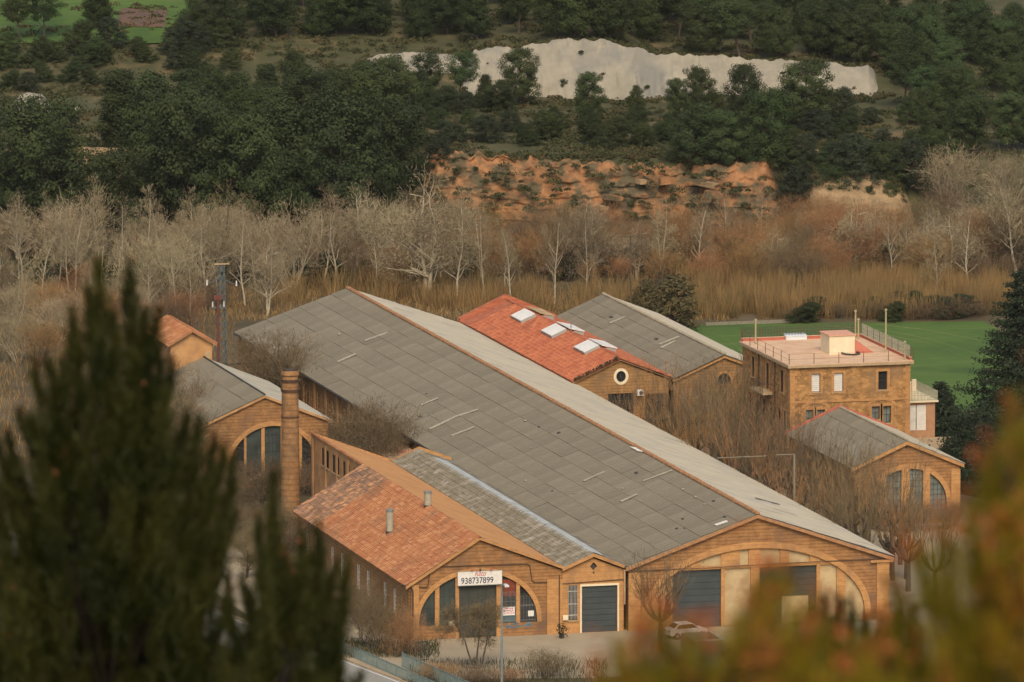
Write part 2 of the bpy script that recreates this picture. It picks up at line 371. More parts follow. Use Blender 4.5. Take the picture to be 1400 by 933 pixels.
cliff('white_cliff', WRCK, -8, 51.5, 1276.4, 1282.6, lambda U: H(U, U*0+1275.5)-.2, lambda U: H(U, U*0+1285)+.5, 2.9, .25, face_noise=.5, strata=False, bulge=1.0, top=.8, rows=60, fine=(1.2, .35), du=.2)
cliff('white_bank', WRCK, ux(490, 1280), ux(655, 1280), 1281, 1287, lambda U: H(U, U*0+1279)-.2, lambda U: H(U, U*0+1288)+1.0, 5.2, .25, face_noise=.8, strata=False)
for x0, x1, d, h in ((5, 85, 1250, 2.6), (88, 125, 1253, .9), (206, 232, 1247, 3.0)):
    cliff('white_outcrop', WRCK, ux(x0, d), ux(x1, d), d, d+2.5, lambda U, d=d: H(U, U*0+d)-.3, lambda U, d=d, h=h: H(U, U*0+d+3)+h*(.55+.6*np.sin(np.clip((U-ux(x0, d))/(ux(x1, d)-ux(x0, d)), 0, 1)*pi)), 8.8+x0, .2, rows=12, face_noise=.5, strata=False)

# sheets: yard, road, fields
def sheet(name, pts, z, mat, kind='structure'):
    m = MB(); P = [(p.x, p.y, z) for p in pts]; m.add(P+[(x, y, z-.3) for x, y, _ in P], [tuple(range(len(P)))]+[(i, (i+1) % len(P), (i+1) % len(P)+len(P), i+len(P)) for i in range(len(P))])
    return m.build(name, mat, kind=kind)
def V2(x, y): return Vector((x, y, 0))
sheet('yard', [V2(-34, -19), V2(-10, -24.5), V2(8, -24), V2(60, -30), V2(62, 60), V2(40, 120), V2(26, 120), V2(26, 1), V2(-23, 1), V2(-26, 60), V2(-34, 60)], .012, YARD)
sheet('field', [gz(940, 445), gz(1150, 442), gz(1345, 440), gz(1420, 480), gz(1400, 545), gz(1180, 600), gz(900, 560), gz(905, 470)], .05, GRASS)
TRK = material('wheel_track', (.20, .20, .075), (.13, .15, .045), .8, rough=.95, geo=True)
for k, pts in enumerate((((1130, 446), (1210, 452), (1270, 464), (1340, 486)), ((1150, 450), (1220, 460), (1270, 470), (1330, 492)), ((1180, 458), (1240, 476), (1300, 500), (1350, 525)), ((960, 452), (990, 462), (1010, 476), (1018, 486)), ((1200, 444), (1270, 452), (1340, 466)))):
    m = MB()
    for (xa, ya), (xb, yb_) in zip(pts, pts[1:]):
        p, q = gz(xa, ya), gz(xb, yb_); d_ = (q-p).normalized()*.1; w2 = Vector((0, .32, 0)); m.slab([p-d_-w2+Vector((0, 0, .056)), q+d_-w2+Vector((0, 0, .056)), q+d_+w2+Vector((0, 0, .056)), p-d_+w2+Vector((0, 0, .056))], .004)
    m.build('wheel_track', TRK, kind='structure')
me = grid_mesh(np.arange(ux(-60, 1330), ux(275, 1330), 1.5), np.arange(1297, 1420, 2.5), H, 'hill_field', GRASS, .22)
link('hill_field', me, kind='structure')
me = grid_mesh(np.linspace(ux(168, 1318), ux(232, 1318), 14), np.arange(1306, 1322, 1.5), H, 'bare_earth', material('bare_earth', (.16, .09, .06), (.10, .07, .055), .6, rough=.95, geo=True), .3)
link('bare_earth', me, kind='structure')
# pale brown ploughed land beyond the pines, top right
me = grid_mesh(np.arange(ux(1180, 1370), ux(1500, 1370), 3), np.arange(1350, 1460, 4), H, 'dry_field', material('dry_field', (.22, .145, .09), (.17, .11, .07), .2, (.2, .17, .12), .1, rough=.95, geo=True), .22)
link('dry_field', me, kind='structure')

# the road at the lower left, with its kerb, line and far verge
ra, rb = gz(425, 885), gz(600, 952)
rd = (rb-ra).normalized(); rn = Vector((-rd.y, rd.x, 0));
if rn.y > 0: rn = -rn
RA = ra-rd*90; RB = rb+rd*60
sheet('road', [RA, RB, RB+rn*7.5, RA+rn*7.5], .03, ASPH)
m = MB()
def strip(m, a, b, n0, n1, z, t=.004):
    p = [a+rn*n0, b+rn*n0, b+rn*n1, a+rn*n1]; m.add([(q.x, q.y, z) for q in p]+[(q.x, q.y, z-t) for q in p], [(0, 1, 2, 3), (7, 6, 5, 4), (0, 4, 5, 1), (1, 5, 6, 2), (2, 6, 7, 3), (3, 7, 4, 0)]); return m
strip(MB(), RA, RB, .35, .5, .038).build('road_line', WHITE, kind='structure')
strip(MB(), RA, RB, -.25, 0, .14, .2).build('kerb', SILL, kind='structure')

# ------------------------------------------------------------------ architecture helpers
def arch_pts(cx, z0, a, b, n=28, t0=pi, t1=0):
    return [(cx+a*cos(t0+(t1-t0)*i/n), z0+b*sin(t0+(t1-t0)*i/n)) for i in range(n+1)]
def arch_top(A, x):
    cx, z0, a, b = A; k = 1-((x-cx)/a)**2
    return z0+b*sqrt(max(k, 0))
def arch_ring(root, A, wdt, y0, y1, mat, name='arch_ring', zb=None):
    cx, z0, a, b = A
    n = 30; outer = arch_pts(cx, z0, a+wdt, b+wdt, n); inner = arch_pts(cx, z0, a, b, n)
    if zb is not None: outer = [(cx-a-wdt, zb)]+outer+[(cx+a+wdt, zb)]; inner = [(cx-a, zb)]+inner+[(cx+a, zb)]
    m = MB(); m.prism([outer+inner[::-1]], y0, y1); return m.build(name, mat, root)
def bay_poly(A, x0, x1, zb, zt=None, n=8, shrink=0.0):
    pts = [(x0, zb), (x1, zb)]
    for i in range(n+1):
        x = x1+(x0-x1)*i/n; z = arch_top(A, x)-shrink
        if zt is not None: z = min(z, zt)
        pts.append((x, max(z, zb+.02)))
    return pts
def arch_window(root, A, x0, x1, zb, Y, cols, rows, glass, frame, fw=.05, zt=None):
    """frame with its muntins, and the panes behind it as one sub-part each bay"""
    f = MB(); o = bay_poly(A, x0, x1, zb, zt); cx = (x0+x1)/2; 
    cz = (zb+max(p[1] for p in o))/2
    inn = [(x+(cx-x)*(2*fw/(x1-x0)), z+(cz-z)*(1.6*fw/max(.5, cz-zb))) for x, z in o]
    f.prism([o, inn[::-1]], Y, Y+.08)
    for i in range(1, cols):
        x = x0+(x1-x0)*i/cols; zt_ = min(arch_top(A, x), zt or 99)-.02
        if zt_ > zb+.2: f.box(x-fw*.35, x+fw*.35, Y+.01, Y+.06, zb, zt_)
    H0 = max(p[1] for p in o)
    for j in range(1, rows):
        z = zb+(H0-zb)*j/rows; xa, xb = x0, x1
        cxA, z0A, aA, bA = A
        if z > z0A:
            k = 1-((z-z0A)/bA)**2; hw = aA*sqrt(max(k, 0)); xa = max(x0, cxA-hw); xb = min(x1, cxA+hw)
        if xb > xa+.1: f.box(xa, xb, Y+.015, Y+.055, z-fw*.35, z+fw*.35)
    w_ = f.build('window', frame, root)
    p = MB(); p.prism([bay_poly(A, x0+.01, x1-.01, zb+.01, zt, shrink=.01)], Y+.062, Y+.078)
    p.build('pane', glass, w_); return w_
def rect_window(root, x0, x1, z0, z1, Y, depth=.18, cols=1, rows=2, glass=GLASS, frame=WHITE, sill=True, axis='y', sgn=1, shutter=None):
    """window set into the wall; Y is the outer wall face, sgn the direction into the wall"""
    def bx(m, a, b, c0, c1, z_, zz):
        lo, hi = sorted((Y+sgn*c0, Y+sgn*c1))
        return m.box(a, b, lo, hi, z_, zz) if axis == 'y' else m.box(lo, hi, a, b, z_, zz)
    if axis == 'x': depth = .04
    f = MB(); t = .06
    bx(f, x0, x0+t, depth, depth+.07, z0, z1); bx(f, x1-t, x1, depth, depth+.07, z0, z1)
    bx(f, x0+t, x1-t, depth, depth+.07, z0, z0+t); bx(f, x0+t, x1-t, depth, depth+.07, z1-t, z1)
    for i in range(1, cols):
        x = x0+(x1-x0)*i/cols; bx(f, x-.025, x+.025, depth+.01, depth+.06, z0+t, z1-t)
    for j in range(1, rows):
        z = z0+(z1-z0)*j/rows; bx(f, x0+t, x1-t, depth+.012, depth+.055, z-.02, z+.02)
    w_ = f.build('window', frame, root)
    p = MB(); bx(p, x0+.01, x1-.01, depth+.072, depth+.09, z0+.01, z1-.01); p.build('pane', glass, w_)
    if shutter:
        s = MB(); n = 9
        for i in range(n):
            a = z0+.05+(z1-z0-.1)*i/n; bx(s, x0+.06, x1-.06, depth-.05, depth-.01, a, a+(z1-z0-.1)/n-.02)
        s.build('shutter', shutter, w_)
    if sill:
        s = MB(); bx(s, x0-.12, x1+.12, -.1, depth, z0-.12, z0-.003); s.build('sill', SILL, w_)
    return w_
def rect(x0, x1, z0, z1): return [(x0, z0), (x1, z0), (x1, z1), (x0, z1)]
def verge(root, pts, Y, wdt, t, mat, name='verge_trim', y1=None):
    """raking cornice that follows the gable"""
    m = MB(); y1 = Y+.3 if y1 is None else y1
    lo = [(x, z-t) for x, z in pts]
    m.prism([lo+pts[::-1]], Y-wdt, y1); return m.build(name, mat, root)
def roof_sheets(root, e0, e1, r1, r0, rows, cols_, mat, name='roof_sheet', lift=.05, rng=random.Random(3), limit=300, nearest_first=True):
    """overlapping corrugated sheets; e0-e1 eave from near to far, r0-r1 ridge"""
    e0, e1, r0, r1 = map(Vector, (e0, e1, r0, r1))
    along = (e1-e0); L = along.length; a = along/L; up = (r0-e0); S = up.length; b = up/S; n = a.cross(b)
    if n.z < 0: n = -n
    w_, h_ = L/cols_, S/rows
    # shared sheet: ribs run up the slope
    k = 10; vs = []; fs = []
    for i in range(k+1):
        y = (w_-.022)*i/k; zz = .035 if i % 2 else 0
        vs += [(0, y, zz), (h_+.12, y, zz-.035)]
    for i in range(k): fs.append((2*i, 2*i+2, 2*i+3, 2*i+1))
    o = len(vs); vs += [(0, 0, -.05), (0, w_-.022, -.05)]; fs.append((0, o, o+1, 2*k))
    me = bpy.data.meshes.new(name); me.from_pydata(vs, [], fs); me.materials.append(mat); me.update()
    R = Matrix((b, a, n)).transposed()
    off = BASE[root.name]; cnt = 0; extra = []
    for c in range(cols_):
        for r in range(rows):
            jit = rng.uniform(-.01, .016)
            p = e0+a*(w_*c)+b*(h_*r-.05)+n*(lift+.045+jit)
            M = R.to_4x4(); M.translation = p-off
            M = M @ Matrix.Rotation(rng.uniform(-.004, .004), 4, 'Z') @ Matrix.Rotation(rng.uniform(-.003, .003), 4, 'Y')
            cnt += 1
            if cnt > limit: extra.append(M); continue
            ob = bpy.data.objects.new(name, me); col.objects.link(ob); ob.parent = root; ob.matrix_local = M
    if extra:
        V = np.array([list((M @ Vector(v))[:]) for M in extra for v in vs]); F_ = []
        em = MB(); em.v = [tuple(v+np.array(off)) for v in V]; em.f = [tuple(i+len(vs)*j for i in f) for j in range(len(extra)) for f in fs]
        em.build('roof_sheeting', mat, root, kind='stuff')
def roof_tiles(root, e0, e1, r0, pitch, course, mat, name='roof_tiles', rad=None, lift=.06, seed=1, kind='stuff'):
    """barrel tiles: half-round covers stepping up the slope in courses, over a pan sheet"""
    e0, e1, r0 = map(Vector, (e0, e1, r0)); a = (e1-e0); L = a.length; a /= L; b = r0-e0; S = b.length; b /= S
    n = a.cross(b)
    if n.z < 0: n = -n
    R_ = rad or pitch*.33; rg = np.random.RandomState(seed)
    nc = int(L/pitch); nr = max(1, int(S/course)); V = []; F_ = []
    prof = [(-R_, 0), (-R_*.6, R_*.6), (0, R_*.8), (R_*.6, R_*.6), (R_, 0)]
    for i in range(nc):
        for j in range(nr):
            y = (i+.5)*L/nc+rg.uniform(-.02, .02); s0 = j*S/nr; s1 = (j+1)*S/nr+.03; k = len(V); dz = rg.uniform(0, .02)
            for s, g, hh in ((s0, 1.0, .025), (s1, .9, 0)):
                for px, pz in prof: V.append(e0+a*(y+px*g)+b*s+n*(lift+pz*g+hh+dz))
            for q in range(4): F_.append((k+q, k+q+1, k+5+q+1, k+5+q))
            F_.append((k, k+1, k+2, k+3, k+4))
    m = MB(); m.v = [tuple(v) for v in V]; m.f = F_
    return m.build(name, mat, root, kind=kind)
def ridge_caps(root, p0, p1, mat, n, r=.2, name='ridge_cap', one=True):
    p0, p1 = Vector(p0), Vector(p1); m = MB(); d = (p1-p0)/n; rg = random.Random(5)
    for i in range(n):
        a = p0+d*i; q = a+d*1.04; dz = Vector((0, 0, rg.uniform(-.015, .02)))
        k = len(m.v); 
        for p, g in ((a+dz, 1.1), (q+dz, .95)):
            for t in range(7): m.v.append(tuple(p+Vector((-cos(pi*t/6)*r*g, 0, sin(pi*t/6)*r*g*.9-.04))))
        m.f += [(k+t, k+t+1, k+8+t, k+7+t) for t in range(6)]+[tuple(range(k, k+7))]
    return m.build(name, mat, root, kind='stuff')

# ================================================================== the long grey-roofed hall
LY = 170.0
hall = thing('long_hall', 'very long brick hall with vast grey sheet roof, wide arched gable and two big doors', 'factory hall', (13, 0, 0))
A = (12.95, 1.1, 11.1, 6.55)
xl, xr = 0.0, 26.5
out = [(xl, 0), (xr, 0), (xr, 6.15), (13, 10.75), (xl, 6.35)]
d1 = (*[fz(920.5, 786)[0], fz(986.5, 786)[0]],); d2 = (fz(1039, 777)[0], fz(1117, 777)[0])
zd = 5.7
hole = [(A[0]-A[2], .02)]+arch_pts(*A, n=34)+[(A[0]+A[2], .02)]
m = MB(); m.prism([out, hole[::-1]], 0, .45); m.build('gable_wall', BRK, hall)
arch_ring(hall, A, .62, -.07, .46, TRIM, zb=.03)
# infill of the arch: lintel band, brick mullions, cream panels, doors
m = MB(); m.box(A[0]-A[2]*.74, A[0]+A[2]*.74, .12, .42, zd, zd+.32); m.build('lintel', TRIM, hall)
def bays(root, A, xs, zb, Y0, Y1, mat, name='mullion'):
    for a, b in xs:
        m = MB(); m.prism([bay_poly(A, a, b, zb, shrink=-.01, n=4)], Y0, Y1); m.build(name, mat, root)
mulX = [fz(x, 760)[0] for x in (938, 959, 990, 1012, 1024, 1040, 1067, 1079.5, 1107.5, 1117.5, 1144.5, 1157)]
for a, b in zip(mulX[0::2], mulX[1::2]): bays(hall, A, [(a, b)], zd+.33, .1, .4, TRIM)
for a, b in ((d1[1], d1[1]+.35), (d2[0]-.9, d2[0]), (d2[1], d2[1]+.35), (mulX[10], mulX[11])): bays(hall, A, [(a, b)], 0, .105, .4, TRIM, 'door_pier')
for a, b in zip([A[0]-A[2]+.3]+mulX[1::2], mulX[0::2]+[A[0]+A[2]-.3]):
    a2, b2 = a+.01, b-.01
    if b2-a2 > .3: m = MB(); m.prism([bay_poly(A, a2, b2, zd+.33, shrink=0.01)], .26, .4); m.build('infill_panel', RENDERW, hall)
for a, b in ((A[0]-A[2]+.02, d1[0]), (d1[1]+.36, d2[0]-.91), (d2[1]+.36, mulX[10]-.01), (mulX[11]+.01, A[0]+A[2]-.02)):
    m = MB(); m.prism([bay_poly(A, a, b, 0, zd-.01, n=12)], .27, .4); m.build('infill_wall', RENDERW if a > d1[1] else OCHRE, hall)
def roller_door(root, x0, x1, z1, Y, mat, n=9):
    m = MB(); m.box(x0, x1, Y+.03, Y+.08, 0, z1); dd = m.build('door', mat, root)
    for i in range(n):
        s = MB(); h_ = z1/n; s.box(x0+.02, x1-.02, Y-.01, Y+.029, i*h_+.02, (i+1)*h_-.02); s.build('door_panel', mat, dd)
    return dd
roller_door(hall, d1[0], d1[1], zd-.02, .33, DOOR); roller_door(hall, d2[0], d2[1], zd-.02, .33, DOORG)
m = MB(); m.box(fz(1070, 830)[0], fz(1106, 830)[0], .27, .31, 0, 2.7); m.build('white_panel', RENDERW, hall, label='white sheet leaning in the right doorway')
for x0, x1 in ((.0, 1.15), (25.3, 26.5)): m = MB(); m.box(x0-.03, x1+.03, -.16, -.002, 0, 5.75); m.build('pilaster', TRIM, hall)
verge(hall, [(-.35, 6.3), (13, 11.02), (26.95, 6.2)], .0, .4, .34, WOOD)
m = MB(); m.box(24.6, 26.9, -.32, -.003, 5.76, 6.0); m.build('cornice', TRIM, hall)
m = MB(); m.path([(.2, -.12, 5.95), (8, -.1, 5.9), (16, -.1, 6.05), (26.2, -.12, 6.1)], .045); m.build('cable', BROWN, hall)
# sides and back
for X0, X1, nm in ((0, .45, 'side_wall'), (26.05, 26.5, 'side_wall')):
    holes = []; wins = []
    y = 74.0
    while y < 166:
        for k in (0, 1.75):
            if X0 == 0: holes.append(rect(y+k, y+k+1.35, 2.4, 5.1)[::-1]); wins.append((y+k, y+k+1.35))
        y += 5.4
    m = MB(); m.prism([rect(.46, LY-.46, 0, 6.3)]+holes, X0, X1, 'x'); m.build(nm, BRK2, hall)
    for a, b in wins: rect_window(hall, a, b, 2.4, 5.1, X0, cols=2, rows=4, axis='x', frame=OCHRE)
for y in np.arange(72.6, 168, 5.4):
    m = MB(); m.box(-.16, -.003, y-.35, y+.35, 0, 5.9); m.build('pilaster', OCHRE, hall)
m = MB(); m.prism([[(xl, 0), (xr, 0), (xr, 6.15), (13, 10.75), (xl, 6.35)]], LY-.45, LY); m.build('back_wall', BRK2, hall)
# roofs
m = MB(); m.slab([(-.4, -.35, 6.42), (13, -.35, 11.05), (13, LY+.3, 11.05), (-.4, LY+.3, 6.42)], .12); m.build('roof_deck', GREYR, hall)
roof_sheets(hall, (-.45, -.38, 6.42), (-.45, LY+.3, 6.42), (13, LY+.3, 11.07), (13, -.38, 11.07), 7, 42, GREYR, lift=.0)
m = MB(); m.slab([(13, -.35, 11.05), (26.95, -.35, 6.32), (26.95, LY+.3, 6.32), (13, LY+.3, 11.05)], .12); m.build('roof_underlay', DMET, hall)
def plain_sheets(root, e0, e1, r1, r0, rows, cols_, mat, name):
    rs_ = []
    roof_sheets(root, e0, e1, r1, r0, rows, cols_, mat, name, lift=.0, limit=0)
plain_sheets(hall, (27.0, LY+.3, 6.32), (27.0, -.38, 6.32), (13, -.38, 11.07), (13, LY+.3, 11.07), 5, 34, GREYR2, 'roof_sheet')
ridge_caps(hall, (13, -.4, 11.14), (13, LY+.35, 11.14), WOOD, 150, .24)
def on_slope(x, y, e, r):
    """point on the left slope plane (eave x,z - ridge x,z) seen at a survey point"""
    d = ray(x, y); k = (r[1]-e[1])/(r[0]-e[0]); c = e[1]-k*e[0]
    t = (k*CAM.x+c-CAM.z)/(d.z-k*d.x); return CAM+d*t
eL, rL = (-.45, 6.42), (13, 11.07); eR, rR = (27, 6.32), (13, 11.07)
def patch(root, p, q, wdt, mat, name, e, r, label=None):
    P_, Q_ = on_slope(*p, e, r), on_slope(*q, e, r); d = (Q_-P_); y = Vector((0, 1, 0)); n = Vector((-(r[1]-e[1]), 0, r[0]-e[0])).normalized()
    if n.z < 0: n = -n
    m = MB(); m.slab([v+n*.16 for v in (P_, Q_, Q_+y*wdt, P_+y*wdt)], .05); return m.build(name, mat, root, label=label)
STRIP = material('roof_strip', (.42, .385, .29), (.30, .275, .21), 2, rough=.7)
for p, q, wd in (((463, 497), (488, 486), .8), ((500, 468), (531, 457), .7), ((589, 589), (627, 571), .8), ((627, 571), (655, 562), .7), ((618, 598), (650, 586), .6),
                 ((850, 688), (873, 678), .6), ((577, 556), (600, 546), .5), ((799, 660), (828, 647), .5), ((920, 645), (880, 660), .4), ((381, 482), (402, 480), 3.2)):
    patch(hall, p, q, wd, STRIP, 'roof_patch', eL, rL)
patch(hall, (980, 720.5), (996, 715), .7, WHITE, 'roof_patch', eL, rL, 'bright white strip on the roof near the gable')
patch(hall, (873, 619), (889, 620), 3.2, WHITE, 'roof_patch', eL, rL, 'white patch of mortar across the ridge')
patch(hall, (1033, 683), (1066, 692), .35, DMET, 'roof_gap', eR, rR, 'dark gap in the pale right slope')
rg = random.Random(9)
for i in range(22):
    u_ = rg.random(); v_ = rg.uniform(2, 160); X = 1+u_*11; Z = 6.42+(X+.45)*(11.07-6.42)/13.45+.16
    m = MB(); s_ = rg.uniform(.12, .3); m.slab([(X, v_, Z), (X+s_, v_, Z+s_*.34), (X+s_, v_+s_*2.2, Z+s_*.34), (X, v_+s_*2.2, Z)], .04); m.build('roof_hole', DMET if i % 2 else STRIP, hall)
m = MB(); m.path([(-.52, 70, 6.3), (-.52, LY, 6.3)], .1); m.build('gutter', DMET, hall)
m = MB(); m.path([(-.25, 72, 6.2), (-.25, 72, .3)], .07); m.path([(-.28, 148, 6.2), (-.28, 148, .3)], .09); m.build('downpipe', MET, hall)

# ================================================================== workshop with the tiled roof and arched front
ws = thing('arched_workshop', 'brick workshop with orange clay tile roof and arched glazed front under a white phone sign', 'workshop', (-14.5, 0, 0))
wx0, wx1, wp = -22.1, -6.75, -15.05
pk = fz(657, 737); 
out = [(wx0, 0), (wx1, 0), (wx1, 6.3), (wp, 9.55), (wx0, 5.35)]
cxa = (fz(573, 800)[0]+fz(734, 800)[0])/2; aa = (fz(734, 800)[0]-fz(573, 800)[0])/2
zs = fz(600, 857)[1]+.1; A = (cxa, 1.75, aa, fz(654, 783)[1]-1.75)
dx0, dx1 = fz(628, 840)[0], fz(679, 840)[0]
hole = [(A[0]-A[2], 1.3)]+arch_pts(*A, n=30)+[(A[0]+A[2], 1.3)]
hole = [(dx0-.3, .02), (dx0-.3, 1.3)]+hole+[(dx1+.45, 1.3), (dx1+.45, .02)]
m = MB(); m.prism([out, hole[::-1]], 0, .45); m.build('gable_wall', BRK, ws)
arch_ring(ws, A, .45, -.06, .3, TRIM, zb=1.32)
for x0, x1 in ((595, 601), (623, 628), (679, 687), (706, 711)):
    a, b = fz(x0, 840)[0], fz(x1, 840)[0]; zb = .02 if x0 in (623, 679) else 1.31
    m = MB(); m.prism([bay_poly(A, a, b, zb, n=4)], .05, .4); m.build('mullion', TRIM, ws)
gx_ = [fz(x, 840)[0] for x in (573.5, 595, 601, 623, 687, 706, 711, 733.5)]
arch_window(ws, A, gx_[0], gx_[1], 1.32, .2, 3, 4, GLASSG, DMET); arch_window(ws, A, gx_[2], gx_[3], 1.32, .2, 3, 5, GLASSG, DMET)
arch_window(ws, A, gx_[4], gx_[5], 1.32, .2, 3, 4, GLASS, DMET); arch_window(ws, A, gx_[6], gx_[7], 1.32, .2, 3, 4, GLASS, DMET)
for a, b, z1 in ((gx_[4], gx_[5], 4.4), (gx_[6], gx_[7], 4.0)):
    m = MB()
    for i in range(11): x = a+.06+(b-a-.12)*i/10; m.box(x-.012, x+.012, .08, .1, 1.4, z1-(.9 if (b == gx_[7] and i > 7) else 0))
    for z in (1.5, 2.9, z1-1.0): m.box(a, b, .1, .115, z, z+.03)
    m.build('window_grille', MET, ws)
m = MB(); m.prism([bay_poly(A, gx_[4]+.1, gx_[5]-.1, 3.9, 5.6)], .16, .19); m.build('curtain', material('red_curtain', (.24, .06, .03), (.12, .03, .02), 3, rough=.9), ws)
m = MB(); m.box(gx_[4]+.05, gx_[5]-.05, .14, .17, 1.35, 2.15); m.build('blue_board', material('blue_board', (.05, .12, .17), (.08, .14, .15), 2, rough=.8), ws)
dd = MB(); dd.prism([bay_poly(A, dx0+.02, dx1-.02, .03, 6.2)], .26, .34); dd = dd.build('door', DOORG, ws)
for i in range(4):
    a = dx0+.05+(dx1-dx0-.1)*i/4; m = MB(); m.box(a+.02, a+(dx1-dx0-.1)/4-.02, .22, .258, .1, 5.3); m.build('door_leaf', DOORG, dd)
for x0, x1, y0, y1, mt, nm in ((613, 621, 840, 857, CREAM, 'paper_notice'), (722, 730, 835, 843, WHITE, 'white_notice')):
    a = fz(x0, y1); b = fz(x1, y0); m = MB(); m.box(a[0], b[0], .03, .05, a[1], b[1]); m.build(nm, mt, ws)
a = fz(687, 842); b = fz(704, 830); m = MB(); m.box(a[0], b[0], .02, .05, a[1], b[1]); nb = m.build('notice_board', WHITE, ws, label='white board with faded pink writing')
m = MB(); rg = random.Random(4); PK = material('pink_ink', (.55, .12, .22), rough=.8)
for r_ in range(3):
    x = a[0]+.12
    while x < b[0]-.15:
        l = rg.uniform(.05, .16); m.box(x, x+l, .012, .0195, a[1]+.18+r_*.22, a[1]+.18+r_*.22+rg.uniform(.06, .13)); x += l+.04
m.build('faded_writing', PK, nb)
m = MB(); GR = material('blue_graffiti', (.06, .16, .27), (.10, .24, .30), 3, rough=.8)
for i in range(26):
    x = fz(690+rg.uniform(0, 34), 0)[0]; z = rg.uniform(.75, 1.2); l = rg.uniform(.15, .5); m.box(x, x+l, -.012, -.004-i*.0002, z, z+rg.uniform(.04, .12))
m.build('graffiti', GR, ws)
for x0, x1 in ((fz(560, 0)[0]+.15, fz(571, 0)[0]), (fz(748, 0)[0], wx1+.05)): m = MB(); m.box(x0, x1, -.14, -.003, 0, 5.45); m.build('pilaster', TRIM, ws)
m = MB(); st = fz(659, 767)
m.prism([[(st[0]+(.28 if i % 2 == 0 else .12)*sin(i*pi/5), st[1]+(.28 if i % 2 == 0 else .12)*cos(i*pi/5)) for i in range(10)]], -.06, -.004); m.build('star_ornament', TRIM, ws)
verge(ws, [(wx0-.35, 5.4), (wp, 9.95), (wx1+.05, 6.75)], 0, .35, .3, TRIM)
def fpt(x, y, off=-.1): p = fz(x, y); return (p[0], off, p[1])
m = MB(); m.path([fpt(543, 801), fpt(583, 803), fpt(585, 800), fpt(588, 777), fpt(592, 775), fpt(720, 771), fpt(724, 773), fpt(727, 793), fpt(730, 796), fpt(768, 796)], .045); m.build('cable', BROWN, ws)
m = MB(); m.path([fpt(548, 799, -.2), fpt(562, 802, -.2), fpt(564, 810, -.2), fpt(564, 872, -.2)], .07); m.path([fpt(560, 806, -.25), fpt(560, 874, -.25)], .05); m.path([fpt(764, 785, -.22), fpt(764, 868, -.22)], .05); m.build('downpipe', BROWN, ws)
for k, y in enumerate((5, 12, 19, 26, 33, 40)): pass
holes = [rect(y, y+1.2, 1.8, 4.2)[::-1] for y in (5, 9, 16, 20, 27, 31, 38, 42)]
m = MB(); m.prism([rect(.46, 46.5, 0, 5.2)]+holes, wx0, wx0+.4, 'x'); m.build('side_wall', BRK2, ws)
for y in (5, 9, 16, 20, 27, 31, 38, 42): rect_window(ws, y, y+1.2, 1.8, 4.2, wx0, axis='x', cols=2, rows=3, frame=WHITE, glass=GLASSG)
TY = 47.0
m = MB(); m.prism([[(wx0, 0), (wp, 0), (wp, 9.5), (wx0, 5.3)]], TY-.4, TY); m.build('back_wall', BRK2, ws)
sl_ = (9.85-5.35)/(wp-(wx0-.4))
m = MB(); m.slab([(wx0-.4, -.3, 5.35), (wp, -.3, 9.85), (wp, TY+.2, 9.85), (wx0-.4, TY+.2, 5.35)], .12); m.build('roof_deck', TILEO, ws)
roof_tiles(ws, (wx0-.45, -.3, 5.35), (wx0-.45, 37, 5.35), (wp, -.3, 9.85), .62, .55, TILE, seed=1, rad=.265)
roof_tiles(ws, (wx0-.45, 37.2, 5.35), (wx0-.45, TY+.2, 5.35), (wp, 37.2, 9.85), .62, .55, TILEO, 'weathered_roof_tiles', seed=2, rad=.3)
m = MB(); m.slab([(wp, -.3, 9.85), (wx1+.1, -.3, 6.62), (wx1+.1, 70.2, 6.62), (wp, 70.2, 9.85)], .16); m.build('roof_slope', TILES, ws)
ridge_caps(ws, (wp, -.35, 9.9), (wp, 70.3, 9.9), TILE, 90, .17)
# the wing beyond the tiled roof: tall wall with pairs of windows
whole = []; pairs = []
for px in ((441, 455), (455.5, 468), (468.5, 481), (482, 492)):
    pass
for pa, pb in ((439.6, 444.1), (445.2, 449.7), (454.2, 458.3), (459.2, 463.7), (468.7, 472.3), (473.5, 477.9), (483, 487.3), (488.5, 492.5)):
    pairs.append((gx(pb, 620, wp).y, gx(pa, 620, wp).y))
wz1, wz0 = gx(442, 613, wp).z, gx(442, 637, wp).z
m = MB(); m.prism([rect(TY, 70, 0, 9.7)]+[rect(a, b, wz0, wz1)[::-1] for a, b in pairs], wp-.002, wp+.4, 'x'); m.build('wing_wall', OCHRE, ws)
for a, b in pairs: rect_window(ws, a, b, wz0, wz1, wp, axis='x', cols=1, rows=2, frame=BROWN, glass=GLASS, sill=True)
for y in (69.65, 63.9, 58.9, 54.0, 48.6): m = MB(); m.box(wp-.14, wp-.004, y-.28, y+.28, 0, 9.4); m.build('pilaster', OCHRE, ws)
m = MB(); m.prism([[(wp+.41, 0), (wx1, 0), (wx1, 6.4), (wp+.41, 9.55)]], 69.6, 70); m.build('wing_end_wall', BRK2, ws)
verge(ws, [(wp-.1, 9.98), (wx1+.1, 6.78)], 70.0, .02, .3, TRIM, y1=70.3)
